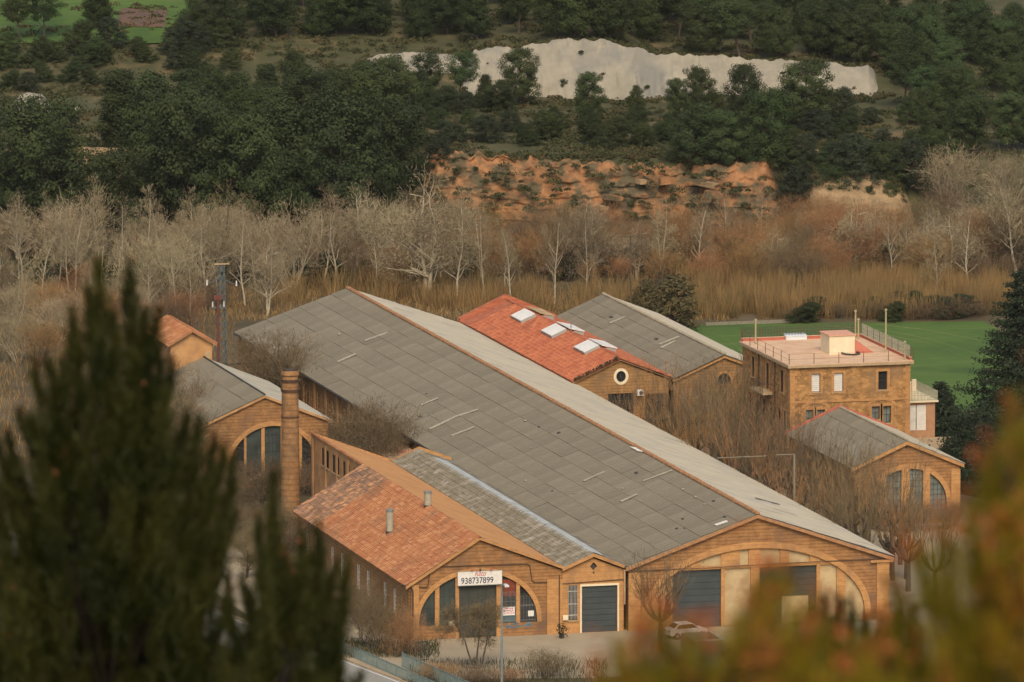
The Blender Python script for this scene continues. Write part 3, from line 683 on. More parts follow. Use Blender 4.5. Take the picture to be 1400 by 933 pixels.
# pipes on the roof
for nm, (bx_, by_), (tx, ty), rr in (('p', (533, 731), (533, 699), .36), ('q', (579.5, 694), (579.5, 673), .36)):
    b_ = on_slope(bx_, by_, (wx0-.4, 5.35), (wp, 9.85)); hh = (by_-ty)/13.6
    if nm == 'q': b_ = Vector((wp-.2, gz(bx_, by_, 9.8).y, 9.7))
    fl = thing('roof_flue', 'taller pale flue pipe low on the orange tiled slope' if nm == 'p' else 'shorter pale flue pipe near the ridge of the tiled roof', 'flue', tuple(b_), 'flue pipes on the tiled roof')
    m = MB(); m.tube(b_-Vector((0, 0, .3)), b_+Vector((0, 0, hh)), rr, rr, 14); m.build('pipe', material('flue_concrete', (.42, .38, .28), (.32, .29, .22), 2, rough=.85), fl, smooth=False)
    m = MB(); m.tube(b_+Vector((0, 0, hh)), b_+Vector((0, 0, hh+.16)), rr*1.15, rr*1.15, 14); m.build('rim', MET, fl)
    m = MB(); m.tube(b_-Vector((0, 0, .28)), b_+Vector((0, 0, .35)), rr*1.2, rr*1.12, 14); m.build('base_collar', DMET, fl)

# sign with the telephone number
sa, sb = fz(625, 800.5), fz(685.3, 779.5)
sg = thing('phone_sign', 'white rectangular sign reading Reto 938737899 over the arched doorway', 'sign', ((sa[0]+sb[0])/2, -.3, sa[1]))
m = MB(); m.box(sa[0], sb[0], -.3, -.22, sa[1], sb[1]); m.build('board', WHITE, sg)
m = MB(); m.box(sa[0]-.03, sb[0]+.03, -.29, -.2, sa[1]-.06, sa[1]-.003); m.box(sa[0]-.03, sb[0]+.03, -.29, -.2, sb[1]+.003, sb[1]+.04); m.build('frame', MET, sg)
def text(s, x, z, size, mat, parent, name, y=-.306, shear=0, bold=0.0, width=None):
    c = bpy.data.curves.new('t', 'FONT'); c.body = s; c.size = size; c.extrude = .002; c.shear = shear; c.offset = bold; c.resolution_u = 4; c.align_x = 'CENTER'
    t = bpy.data.objects.new('t', c); col.objects.link(t); bpy.context.view_layer.update()
    dg = bpy.context.evaluated_depsgraph_get(); me = bpy.data.meshes.new_from_object(t.evaluated_get(dg)); bpy.data.objects.remove(t)
    k = 1.0
    if width: k = width/max(v.co.x*2 for v in me.vertices)
    off = BASE[parent.name]
    for v in me.vertices: v.co = Vector((v.co.x*k+x, y-v.co.z, v.co.y+z))-off
    me.materials.clear(); me.materials.append(mat); o = bpy.data.objects.new(name, me); col.objects.link(o); o.parent = parent; return o
INK = material('navy_ink', (.012, .018, .07), rough=.6); REDI = material('red_ink', (.45, .07, .06), rough=.6)
W_ = sb[0]-sa[0]
text('938737899', sa[0]+W_*.44, sa[1]+.16, .86, INK, sg, 'telephone_number', bold=.007, width=W_*.73)
text('Reto', (sa[0]+sb[0])/2, sa[1]+.86, .78, REDI, sg, 'shop_name', shear=.4, bold=0, width=W_*.28)
for x in (-.8, 0, 1.1):
    m = MB(); c_ = (sa[0]+sb[0])/2+x; m.box(c_-.04, c_+.04, -.42, -.2, sb[1]+.12, sb[1]+.17); m.box(c_-.08, c_+.08, -.5, -.42, sb[1]+.08, sb[1]+.3); m.build('sign_lamp', PINKR if x else DMET, sg)

# ================================================================== small garage between them
gr = thing('small_garage', 'narrow gabled brick garage with dark roller door between the workshop and the long hall', 'garage', (-3.7, 0, 0))
g0, g1, gp = -6.7, -.5, -3.6
o_ = [(g0, 0), (g1, 0), (g1, 6.1), (gp, 7.35), (g0, 6.1)]
wl, wr = fz(776.8, 800.7), fz(789.6, 848); dl, dr = fz(795.5, 802), fz(843.7, 864)
dm = fz(811.6, 774.5)
dia = [(dm[0], dm[1]-.42), (dm[0]+.38, dm[1]), (dm[0], dm[1]+.42), (dm[0]-.38, dm[1])]
m = MB(); m.prism([o_, rect(wl[0], wr[0], wr[1], wl[1])[::-1], [(dl[0], .02), (dr[0], .02), (dr[0], dl[1]), (dl[0], dl[1])][::-1], dia[::-1]], -.03, .4); m.build('gable_wall', TRIM, gr)
m = MB(); m.prism([[(dm[0]+(p[0]-dm[0])*.98, dm[1]+(p[1]-dm[1])*.98) for p in dia]], .2, .25); m.build('vent_grille', DMET, gr)
m = MB(); m.tube((dm[0], -.035, dm[1]-.62), (dm[0], -.06, dm[1]-.62), .1, .1, 10); m.build('small_vent', DMET, gr)
rect_window(gr, wl[0], wr[0], wr[1], wl[1], -.03, cols=2, rows=3, frame=DMET, glass=GLASS)
m = MB()
for i in range(7): x = wl[0]+.06+(wr[0]-wl[0]-.12)*i/6; m.box(x-.012, x+.012, -.04, -.02, wr[1]+.1, wl[1]-.02)
for z in (wr[1]+.5, wr[1]+1.6, wl[1]-.6): m.box(wl[0], wr[0], -.06, -.041, z, z+.04)
m.build('window_grille', WHITE, gr)
roller_door(gr, dl[0]+.02, dr[0]-.02, dl[1]-.02, .12, DOOR, 8)
m = MB(); m.box(dl[0]-.18, dr[0]+.18, -.1, -.031, dl[1], dl[1]+.2); m.box(dl[0]-.18, dl[0]-.02, -.08, -.031, 0, dl[1]-.003); m.box(dr[0]+.02, dr[0]+.18, -.08, -.031, 0, dl[1]-.003); m.build('door_frame', CREAM, gr)
verge(gr, [(g0-.05, 6.55), (gp, 7.85), (g1-.02, 6.6)], -.03, .35, .32, TRIM)
a, b = fz(769, 848), fz(776, 841); m = MB(); m.box(a[0], b[0], -.25, -.031, a[1], b[1]); m.build('meter_box', CREAM, gr)
m = MB(); m.path([(g1+.05, -.2, 6.1), (g1+.05, -.2, 2.7)], .09, 8); m.build('downpipe', SILL, gr)
m = MB(); m.path([(g0, -.1, 4.95), (g1, -.1, 5.15)], .04); m.build('cable', BROWN, gr)
m = MB(); m.slab([(g0+.05, -.35, 6.5), (gp, -.35, 7.72), (gp, 69.5, 7.72), (g0+.05, 69.5, 6.5)], .15); m.build('roof_slope', GREYT, gr)
roof_tiles(gr, (g0+.05, -.35, 6.5), (g0+.05, 69.5, 6.5), (gp, -.35, 7.72), .5, .55, GREYT, seed=4, rad=.28, lift=.02)
m = MB(); m.slab([(gp, -.35, 7.72), (g1+.3, -.35, 6.5), (g1+.3, 69.5, 6.5), (gp, 69.5, 7.72)], .15); m.build('roof_slope', GREYT, gr)
m = MB(); m.slab([(gp+.0, 1, 7.93), (gp+1.25, 1, 7.5), (gp+1.25, 63, 7.5), (gp+.0, 63, 7.93)], .06); m.slab([(gp-.35, 1, 7.79), (gp, 1, 7.93), (gp, 63, 7.93), (gp-.35, 63, 7.79)], .06); m.build('ridge_flashing', BLUEM, gr)
verge(gr, [(g0-.1, 6.75), (gp, 8.05), (g1+.3, 6.8)], 69.5, .02, .4, TRIM, y1=69.9)
m = MB(); m.prism([[(g0, 0), (g1, 0), (g1, 6.1), (gp, 7.4), (g0, 6.1)]], 69.2, 69.48); m.build('back_wall', BRK2, gr)

# ================================================================== brick chimney
ch = thing('brick_chimney', 'tall round tapering brick chimney with dark bands near its top, behind the tiled workshop', 'chimney', (-17.6, 69, 0))
cb = Vector((-17.65, 69, 0)); HH = gy(397, 506, 69).z
m = MB(); m.tube(cb, cb+Vector((0, 0, HH)), 1.06, .84, 28); m.build('shaft', STACK, ch, smooth=False)
for z, r0, r1, hh_, mt in ((HH-5.0, .93, .97, .16, material('sooty_brick', (.13, .075, .045), (.08, .05, .035), 2, rough=.95)), (HH-2.3, .92, 1.02, .32, None), (HH-1.25, .95, 1.06, .3, None), (HH-.5, .96, .9, .5, STACK)):
    m = MB(); m.tube(cb+Vector((0, 0, z)), cb+Vector((0, 0, z+hh_)), r0, r1, 28); m.build('band', mt or MATS['sooty_brick'], ch)
m = MB(); m.tube(cb+Vector((0, 0, HH-.02)), cb+Vector((0, 0, HH+.03)), .62, .62, 20); m.build('flue_mouth', DMET, ch)
# ================================================================== arched building behind the chimney
ab = thing('arched_shed', 'gabled brick building with dark arched windows and pale roof, behind the round chimney', 'workshop', (-13.5, 97, 0))
AY = 97.0; bx0, bx1, bp = -20.6, -6.9, -13.9
A = (-12.95, 1.9, 4.85, 4.75)
hole = [(A[0]-A[2], 1.0)]+arch_pts(*A, n=26)+[(A[0]+A[2], 1.0)]
m = MB(); m.prism([[(bx0, 0), (bx1, 0), (bx1, 7.0), (bp, 9.75), (bx0, 6.9)], hole[::-1]], AY, AY+.4); m.build('gable_wall', BRK, ab)
arch_ring(ab, A, .5, AY-.06, AY+.38, TRIM, zb=1.0)
xs = [A[0]-A[2]+.01, gy(334, 600, AY).x, gy(337, 600, AY).x, gy(357.5, 600, AY).x, gy(362, 600, AY).x, gy(384, 600, AY).x, gy(388, 600, AY).x, gy(409, 600, AY).x, gy(413, 600, AY).x, A[0]+A[2]-.01]
for i in range(1, 9, 2): m = MB(); m.prism([bay_poly(A, xs[i], xs[i+1], 1.0, n=4)], AY+.04, AY+.36); m.build('mullion', TRIM, ab)
for i in range(0, 10, 2): arch_window(ab, A, xs[i], xs[i+1], 1.02, AY+.2, 4, 6, GLASSG if i in (2, 4) else GLASS, DMET, .035)
verge(ab, [(bx0-.4, 6.95), (bp, 10.02), (bx1+.4, 7.05)], AY, .3, .28, OCHRE)
for X in (bx0, bx1-.4): m = MB(); m.prism([rect(AY+.41, 126, 0, 6.8)], X, X+.4, 'x'); m.build('side_wall', BRK2, ab)
m = MB(); m.prism([[(bx0, 0), (bx1, 0), (bx1, 7.0), (bp, 9.75), (bx0, 6.9)]], 126, 126.4); m.build('back_wall', BRK2, ab)
m = MB(); m.slab([(bx0-.4, AY-.28, 6.98), (bp, AY-.28, 10.05), (bp, 126.5, 10.05), (bx0-.4, 126.5, 6.98)], .13); m.build('roof_deck', DMET, ab)
roof_sheets(ab, (bx0-.45, AY-.3, 6.98), (bx0-.45, 126.5, 6.98), (bp, 126.5, 10.05), (bp, AY-.3, 10.05), 4, 9, GREYR, lift=0)
m = MB(); m.slab([(bp, AY-.28, 10.05), (bx1+.4, AY-.28, 7.08), (bx1+.4, 126.5, 7.08), (bp, 126.5, 10.05)], .13); m.build('roof_slope', LROOF, ab)
m = MB(); m.path([(bp, AY-.3, 10.12), (bp, 126.5, 10.12)], .1); m.build('ridge_flashing', DMET, ab)
# tile-roofed turret beyond it
tt = thing('roof_turret', 'small ochre block with orange tiled gable roof beyond the pale shed roof', 'outbuilding', (-15, 127, 0))
TTY = 127.0; h0, h1, hp = gy(233, 480, TTY).x, gy(290, 480, TTY).x, gy(262, 450, TTY).x
m = MB(); m.prism([[(h0, 0), (h1, 0), (h1, 11.5), (hp, 12.65), (h0, 11.5)]], TTY, TTY+12); m.build('wall', OCHRE, tt)
m = MB(); m.box(h1-.75, h1-.25, TTY-.05, TTY-.003, 9.7, 10.6); m.build('small_opening', SILL, tt)
for s in (0, 1):
    e = (h0-.45 if s == 0 else h1+.45); q = [(e, TTY-.45, 11.35), (hp, TTY-.45, 12.95), (hp, TTY+12.3, 12.95), (e, TTY+12.3, 11.35)]
    m = MB(); m.slab(q, .12); m.build('roof_slope', WOOD, tt)
    roof_tiles(tt, q[0], q[3], q[1], .75, .5, TILE, seed=7+s, rad=.26, lift=.02)

# low sheds and heaped rubble in the small court
sh = thing('court_shed', 'low lean-to with patched pinkish roof against the long hall, half hidden by bare trees', 'shed', (-3.2, 88, 0))
m = MB(); m.box(-6.2, -.6, 78.5, 99, 0, 3.9); m.build('wall', OCHRE, sh)
m = MB(); m.slab([(-6.5, 78, 4.0), (-.5, 78, 5.3), (-.5, 99.5, 5.3), (-6.5, 99.5, 4.0)], .15); m.build('roof', material('patched_roof', (.60, .42, .27), (.42, .13, .10), .5, (.40, .36, .26), .35, rough=.9, lo=.42, hi=.58), sh)
m = MB(); p = gz(548, 580, 6.2); m.slab([(p.x-2.2, p.y-1.5, 5.9), (p.x+.2, p.y-1.5, 6.5), (p.x+.2, p.y+3, 6.5), (p.x-2.2, p.y+3, 5.9)], .1); m.build('loose_panel', RENDERW, sh, label='pale loose panel tipped against the eave of the long roof')

# ================================================================== red-roofed hall with three skylights
rh = thing('red_roof_hall', 'brick hall with bright red tiled roof, three white skylights and a round gable window', 'hall', (31.8, 120, 0))
RY = 120.0; r0_, r1_, rp = 26.55, 37.4, 31.8
oc = gy(849, 515, RY)
circ = [(oc.x+.55*cos(t*pi/10), oc.z+.62*sin(t*pi/10)) for t in range(20)]
wa, wb = gy(831, 557, RY), gy(866, 538, RY); wc, wd = gy(882, 550, RY), gy(913, 538, RY)
m = MB(); m.prism([[(r0_, 0), (r1_, 0), (r1_, 6.55), (rp, 8.85), (r0_, 6.55)], circ[::-1], rect(wa.x, wb.x, 2.6, wa.z+1.5)[::-1], rect(wc.x, wd.x, 2.6, wc.z+.9)[::-1]], RY, RY+.4); m.build('gable_wall', BRK2, rh)
m = MB(); m.prism([[(oc.x+.85*cos(t*pi/10), oc.z+.92*sin(t*pi/10)) for t in range(20)], circ[::-1]], RY-.06, RY+.1); m.build('round_window_trim', CREAM, rh)
m = MB(); m.prism([circ], RY+.2, RY+.24); m.build('round_window', GLASS, rh)
rect_window(rh, wa.x, wb.x, 2.6, wa.z+1.5, RY, cols=4, rows=3, frame=DMET, glass=GLASS); rect_window(rh, wc.x, wd.x, 2.6, wc.z+.9, RY, cols=4, rows=3, frame=DMET, glass=GLASS)
verge(rh, [(r0_-.2, 6.75), (rp, 9.15), (r1_+.4, 6.85)], RY, .3, .2, WOOD)
for X in (r1_-.4,): m = MB(); m.prism([rect(RY+.41, 170, 0, 6.4)], X, X+.4, 'x'); m.build('side_wall', BRK2, rh)
m = MB(); m.prism([[(r0_, 0), (r1_, 0), (r1_, 6.55), (rp, 8.85), (r0_, 6.55)]], 169.6, 170); m.build('back_wall', BRK2, rh)
for s, (ex, ez) in enumerate(((r0_-.3, 6.8), (r1_+.3, 6.88))):
    q = [(ex, RY-.3, ez), (rp, RY-.3, 9.2), (rp, 170.4, 9.2), (ex, 170.4, ez)]
    m = MB(); m.slab(q, .14); m.build('roof_slope', TILER if s == 0 else TILER, rh)
    roof_tiles(rh, q[0], (ex, 165.5, ez), q[1], .55, .5, TILER, seed=11+s, rad=.18, lift=.01)
ridge_caps(rh, (rp, RY-.3, 9.25), (rp, 170.4, 9.25), TILER, 70, .17)
verge(rh, [(r0_-.35, 7.15), (rp, 9.75), (r1_+.35, 7.2)], 170.0, .4, .5, TILER, 'end_parapet', y1=170.6)
SKY = material('white_skylight', (.80, .79, .74), (.70, .69, .64), 1.2, rough=.5)
SKYF = material('skylight_frame', (.34, .33, .30), rough=.6)
er, rr_ = (r0_-.3, 6.8), (rp, 9.2)
for k, (cx_, cy_) in enumerate(((716.5, 435), (758.5, 455.5), (803.5, 478))):
    c = on_slope(cx_, cy_, er, rr_); slope = (9.2-6.8)/(rp-r0_+.3)
    lab = ('white skylight farthest up the red roof, nearest the trees', 'middle white skylight of the three on the red roof', 'white skylight on the red roof nearest the round gable window')[k]
    s_ = thing('skylight', lab, 'skylight', tuple(c), 'skylights on the red roof')
    n_ = Vector((-slope, 0, 1)).normalized(); b_ = Vector((1, 0, slope)).normalized(); y_ = Vector((0, 1, 0))
    m = MB(); q = [c+b_*u_+y_*v_+n_*.42 for u_, v_ in ((-.95, -2.3), (.95, -2.3), (.95, 2.3), (-.95, 2.3))]; m.slab(q, .42); m.build('frame', SKYF, s_)
    for j in range(4):
        m = MB(); q = [c+b_*u_+y_*v_+n_*.47 for u_, v_ in ((-.93, -2.28+j*1.14), (.93, -2.28+j*1.14), (.93, -2.28+(j+1)*1.14-.04), (-.93, -2.28+(j+1)*1.14-.04))]; m.slab(q, .05); m.build('pane', SKY, s_)
    # its pair beyond the ridge, only the upper edge in sight
    c2 = Vector((rp+.35, c.y+.8, 9.2)); e2 = thing('roof_hatch', ('long pale cover across the ridge beside the farthest skylight', 'long white cover across the ridge beside the middle skylight', 'long white cover across the ridge beside the nearest skylight')[k], 'roof cover', tuple(c2), 'covers along the red ridge')
    m = MB(); m.slab([c2+Vector((-.3, -3.2, .42)), c2+Vector((1.5, -3.2, .02)), c2+Vector((1.5, 2.4, .02)), c2+Vector((-.3, 2.4, .42))], .1); m.build('cover', SKY if k else RENDERW, e2)
    m = MB(); m.box(c2.x-.25, c2.x+1.4, c2.y-3.1, c2.y-3.0, 8.6, 9.22); m.box(c2.x-.25, c2.x+1.4, c2.y+2.2, c2.y+2.3, 8.6, 9.22); m.build('upstand', SKYF, e2)
m = MB(); av = gy(875, 537, RY-.35)
ac = thing('air_conditioner', 'white air conditioner box on the gable wall of the red-roofed hall', 'air conditioner', tuple(av))
m.box(av.x-.38, av.x+.38, RY-.65, RY-.06, av.z-.3, av.z+.3); m.build('case', WHITE, ac)
m = MB(); m.tube((av.x+.05, RY-.66, av.z), (av.x+.05, RY-.68, av.z), .22, .22, 14); m.build('fan_grille', DMET, ac)
m = MB(); m.box(av.x-.35, av.x-.3, RY-.6, RY-.02, av.z-.38, av.z-.303); m.box(av.x+.3, av.x+.35, RY-.6, RY-.02, av.z-.38, av.z-.303); m.build('bracket', MET, ac)
m = MB(); p = on_slope(781, 455, er, rr_); ant = thing('roof_aerial', 'thin little aerial standing on the ridge of the red roof', 'aerial', (rp, p.y, 9.3)); m.tube((rp, p.y, 9.1), (rp, p.y, 10.3), .04); m.build('mast', MET, ant)
m = MB(); m.tube((rp-.1, p.y, 10.1), (rp+.7, p.y, 10.25), .035); m.tube((rp, p.y-.3, 9.9), (rp, p.y+.4, 9.9), .025); m.build('aerial_arm', MET, ant)

# ================================================================== grey hall behind
gh = thing('back_grey_hall', 'farthest grey-roofed brick hall right of the red roof, with a small arched gable opening', 'hall', (43.5, 119, 0))
GY = 119.0; q0, q1, qp = 37.75, 49.6, 43.5
A = (gy(990, 503, GY).x, 6.35, .75, .85)
hole = [(A[0]-A[2], 6.0)]+arch_pts(*A, n=12)+[(A[0]+A[2], 6.0)]
m = MB(); m.prism([[(q0, 0), (q1, 0), (q1, 6.6), (qp, 8.9), (q0, 6.6)], hole[::-1]], GY, GY+.4); m.build('gable_wall', BRK2, gh)
arch_ring(gh, A, .28, GY-.05, GY+.2, TRIM, zb=6.0)
m = MB(); m.prism([hole], GY+.2, GY+.25); m.build('arched_window', GLASS, gh)
verge(gh, [(q0-.1, 6.8), (qp, 9.3), (q1+.3, 6.8)], GY, .3, .35, TRIM)
m = MB(); m.prism([rect(GY+.41, 170, 0, 6.4)], q1-.4, q1, 'x'); m.build('side_wall', BRK2, gh)
m = MB(); m.prism([[(q0, 0), (q1, 0), (q1, 6.6), (qp, 8.9), (q0, 6.6)]], 169.6, 170); m.build('back_wall', BRK2, gh)
m = MB(); m.slab([(q0, GY-.3, 6.85), (qp, GY-.3, 9.35), (qp, 170.3, 9.35), (q0, 170.3, 6.85)], .13); m.build('roof_deck', GREYR, gh)
roof_sheets(gh, (q0-.02, GY-.3, 6.85), (q0-.02, 170.3, 6.85), (qp, 170.3, 9.35), (qp, GY-.3, 9.35), 4, 13, GREYR, lift=0)
m = MB(); m.slab([(qp, GY-.3, 9.35), (q1+.4, GY-.3, 6.85), (q1+.4, 170.3, 6.85), (qp, 170.3, 9.35)], .13); m.build('roof_deck', GREYR, gh)
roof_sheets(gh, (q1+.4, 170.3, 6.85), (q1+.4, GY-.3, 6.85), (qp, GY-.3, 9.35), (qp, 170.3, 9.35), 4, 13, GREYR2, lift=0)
ridge_caps(gh, (qp, GY-.3, 9.42), (qp, 170.3, 9.42), material('pale_ridge', (.42, .36, .25), (.33, .28, .19), 2, rough=.9), 50, .2)
eG, rG = (q0, 6.85), (qp, 9.35)
for p, q in (((835, 444), (856, 435)), ((903, 473), (930, 462)), ((905, 478), (925, 468))): patch(gh, p, q, .7, STRIP, 'roof_patch', eG, rG)
for p in ((836, 436), (898, 466)): patch(gh, p, (p[0]+3, p[1]-1), .9, DMET, 'roof_hole', eG, rG)

# ================================================================== tall square house with the roof terrace
th = thing('terrace_house', 'three-storey square stone and brick house with a flat terracotta roof terrace', 'house', (48.1, 86, 0))
HY, HB, X0, X1, ZR = 85.9, 104.5, 41.5, 54.9, 12.75
def F(x, y): p = gy(x, y, HY); return p.x, p.z
front = []
for x0, y0, x1, y1 in ((1109.6, 511.5, 1121.4, 536), (1140.3, 510.3, 1152.8, 535.5), (1200.8, 508, 1212.9, 533)):
    a, zt = F(x0, y0); b, zb = F(x1, y1); front.append((a, b, zb, zt, 'u'))
for x0, y0, x1, y1 in ((1101.8, 560.7, 1112, 583.4), (1117.2, 560.3, 1127.8, 576.8), (1192, 556, 1202.7, 573.7), (1207.4, 555.5, 1218, 578.4)):
    a, zt = F(x0, y0); b, zb = F(x1, y1); front.append((a, b, zb, zt, 'l'))
for x in (1108, 1128, 1160, 1196, 1214):
    a = F(x, 600)[0]; front.append((a-.45, a+.45, 1.6, 3.9, 'g'))
m = MB(); m.prism([rect(X0, X1, 0, ZR-.3)]+[rect(a, b, c, d)[::-1] for a, b, c, d, _ in front], HY, HY+.5); m.build('front_wall', RUB, th)
k = 0
for a, b, c, d, t in front:
    if t == 'u':
        k += 1; rect_window(th, a, b, c, d, HY, depth=.2, frame=BROWN, shutter=None if k == 3 else WHITE)
    else: rect_window(th, a, b, c, d, HY, depth=.2, frame=BROWN, cols=2, rows=2, glass=GLASSL if t == 'l' else GLASS)
    s = MB(); s.prism([rect(a-.28, b+.28, c-.3, d+.3), rect(a, b, c, d)[::-1]], HY-.05, HY-.003); s.build('window_surround', TRIM, th)
for i in (3, 5):
    a, b = front[i][0]-.45, front[i+1][1]+.45; cz = front[i][3]; A_ = ((a+b)/2, cz-.1, (b-a)/2-.1, .75)
    arch_ring(th, A_, .32, HY-.07, HY-.052, TRIM, 'relief_arch')
left = []
for yc, z0, z1, hw in ((100.3, 9.5, 11.75, .55), (94.7, 8.95, 11.8, .55), (89.1, 9.4, 11.8, .6), (101.4, 5.2, 7.6, .45), (98.6, 5.2, 7.6, .45), (96, 5.2, 7.7, .45), (93.4, 5.2, 7.7, .45), (90, 5.0, 7.5, .5), (88, 5.0, 7.5, .5), (100, 1.4, 3.8, .6), (94.5, 0.02, 3.6, .7), (89, 1.4, 3.8, .6)):
    left.append((yc-hw, yc+hw, z0, z1))
m = MB(); m.prism([rect(HY+.51, HB, 0, ZR-.3)]+[rect(*l)[::-1] for l in left], X0, X0+.5, 'x'); m.build('left_wall', RUB, th)
for l in left:
    rect_window(th, *l, X0, depth=.2, axis='x', frame=BROWN, cols=2, rows=3)
    s = MB(); s.prism([rect(l[0]-.22, l[1]+.22, l[2]-.2, l[3]+.25), rect(*l)[::-1]], X0-.04, X0-.003, 'x'); s.build('window_surround', TRIM, th)
m = MB(); m.prism([rect(HY+.51, HB, 0, ZR-.3)], X1-.5, X1, 'x'); m.build('right_wall', RUB, th)
m = MB(); m.prism([rect(X0+.51, X1-.51, 0, ZR-.3)], HB-.5, HB); m.build('back_wall', RUB, th)
for x, y in ((X0, HY), (X1, HY)):
    m = MB(); 
    for i in range(31):
        w1 = .75 if i % 2 else .5
        if x == X0: m.box(x-.05, x+w1, y-.05, y-.004, i*.4, i*.4+.38); m.box(x-.05, x-.004, y-.003, y+w1, i*.4, i*.4+.38)
        else: m.box(x-w1, x+.05, y-.05, y-.004, i*.4, i*.4+.38)
    m.build('quoin', TRIM, th)
m = MB(); m.prism([rect(X0+.01, X1-.01, 8.6, 8.85)], HY-.09, HY-.052); m.build('string_course', TRIM, th)
bl = MB(); bl.box(X0-1.15, X0-.003, 92.6, 97.4, 8.6, 8.85); bl = bl.build('balcony', SILL, th)
m = MB()
for y in np.arange(92.7, 97.4, .35): m.box(X0-1.12, X0-1.09, y, y+.03, 8.851, 9.8)
m.box(X0-1.13, X0-1.08, 92.65, 97.35, 9.801, 9.86)
for y in (92.66, 97.3): m.box(X0-1.1, X0-.05, y, y+.04, 9.75, 9.8)
m.build('balcony_rail', DMET, bl)
m = MB(); m.path([(X0-.1, 97.9, 12.4), (X0-.1, 97.9, .2)], .07); m.path([(X0-.1, 91.6, 12.4), (X0-.1, 91.6, .2)], .06); m.build('downpipe', BROWN, th)
# cornice, terrace floor, parapet
m = MB(); m.prism([[(X0-.35, ZR-.28), (X1+.35, ZR-.28), (X1+.35, ZR), (X0-.35, ZR)]], HY-.35, HY); m.box(X0-.35, X0, HY+.001, HB+.2, ZR-.28, ZR); m.box(X1, X1+.35, HY+.001, HB+.2, ZR-.28, ZR)
m.build('cornice', SILL, th)
m = MB(); m.box(X0-.34, X1+.34, HY-.34, HB+.2, ZR+.003, ZR+.1); m.build('terrace_floor', PINKT, th)
m = MB(); m.box(X0-.2, X1+.2, HB-.15, HB+.1, ZR+.101, ZR+.42); m.box(X1+.0, X1+.22, HY+.1, HB-.151, ZR+.101, ZR+.4); m.build('parapet', PINKR, th)
m = MB(); m.box(X0-.2, X1+.2, HB-.2, HB+.15, ZR+.421, ZR+.47); m.box(X1-.03, X1+.25, HY+.05, HB-.201, ZR+.401, ZR+.45); m.build('parapet_cap', PINKT, th)
zf = ZR+.1
m = MB(); b0, b1 = gz(1134, 485, zf), gz(1165, 482, zf); 
bxx0, bxx1, byy = b0.x, b1.x, b0.y
m.box(bxx0, bxx1, byy, byy+3.4, zf+.001, zf+2.0); bxo = m.build('stair_head', CREAM, th)
m = MB(); m.box(bxx0-.12, bxx1+.12, byy-.12, byy+3.5, zf+2.001, zf+2.12); m.build('cap', material('pink_cap', (.62, .36, .25), (.6, .3, .2), 2, rough=.8), bxo)
m = MB(); p, q = gz(1170, 462, zf), gz(1189, 489, zf); m.add([(bxx1+.01, byy+.2, zf+1.6), (bxx1+.01, byy+2.8, zf+1.6), (bxx1+2.2, byy+.2, zf+.02), (bxx1+2.2, byy+2.6, zf+.02), (bxx1+.01, byy+.2, zf+.02), (bxx1+.01, byy+2.8, zf+.02)], [(0, 2, 3, 1), (0, 4, 2), (1, 3, 5), (0, 1, 5, 4), (4, 5, 3, 2)]); m.build('red_ramp', material('faded_red', (.56, .20, .14), (.48, .16, .11), 2, rough=.8), th)
s0, s1 = gz(1075, 465.5, zf), gz(1100, 463, zf)
m = MB(); m.box(s0.x, s1.x, s0.y, s0.y+1.2, zf+.001, zf+.4); m.slab([(s0.x-.05, s0.y-.05, zf+.42), (s1.x+.05, s0.y-.05, zf+.42), (s1.x+.05, s0.y+1.25, zf+.62), (s0.x-.05, s0.y+1.25, zf+.62)], .06); m.build('terrace_skylight', material('bluish_white', (.66, .70, .72), rough=.4), th)
m = MB(); p = gz(1163, 484.5, zf)
for i in range(20):
    t = 2*pi*i/20; t2 = 2*pi*(i+1)/20; m.tube((p.x+.95*cos(t), p.y+1.2*sin(t), zf+.14), (p.x+.95*cos(t2), p.y+1.2*sin(t2), zf+.14), .1, .1, 6)
hs = m.build('coiled_hose', DMET, base=(p.x, p.y, zf)); tag(hs, 'dark coiled hose lying beside the cream box on the roof terrace', 'hose')
def rail(root, pts, mat_post, z0, hgt, mesh_=None, r=.035):
    for x, y in pts: m = MB(); m.tube((x, y, z0), (x, y, z0+hgt), r, r, 6); m.build('rail_post', mat_post, root)
    m = MB()
    for (x0, y0), (x1, y1) in zip(pts, pts[1:]): m.tube((x0, y0, z0+hgt-.03), (x1, y1, z0+hgt-.03), .012, .012, 4); m.tube((x0, y0, z0+hgt*.5), (x1, y1, z0+hgt*.5), .012, .012, 4)
    m.build('rail_wire', mat_post, root)
    if mesh_:
        m = MB()
        for (x0, y0), (x1, y1) in zip(pts, pts[1:]):
            L = sqrt((x1-x0)**2+(y1-y0)**2); n = int(L/.16)
            for i in range(n+1): t = i/n; m.box(x0+(x1-x0)*t-.02, x0+(x1-x0)*t+.02, y0+(y1-y0)*t-.02, y0+(y1-y0)*t+.02, z0+.05, z0+hgt)
            for k in range(5): m.tube((x0, y0, z0+.08+k*(hgt-.1)/4), (x1, y1, z0+.08+k*(hgt-.1)/4), .02, .02, 4)
        m.build('mesh_panel', mesh_, root)
frl = thing('terrace_railing', 'thin rust red posts and wires round the front and left edge of the roof terrace', 'railing', (X0, HY, ZR))
rail(frl, [(X0-.2, HB-.5)]+[(X0-.2, HB-.5-k*3.05) for k in range(1, 6)]+[(X0-.2, HY-.2)], RUST, zf, 1.15)
rail(frl, [(X0-.2+k*2.78, HY-.2) for k in range(6)], RUST, zf, 1.15)
WMESH = material('pale_green_mesh', (.42, .42, .30), (.34, .35, .25), 3, rough=.7)
brl = thing('mesh_fence', 'pale wire mesh fence along the back and right edge of the roof terrace', 'fence', (X1, HB, ZR))
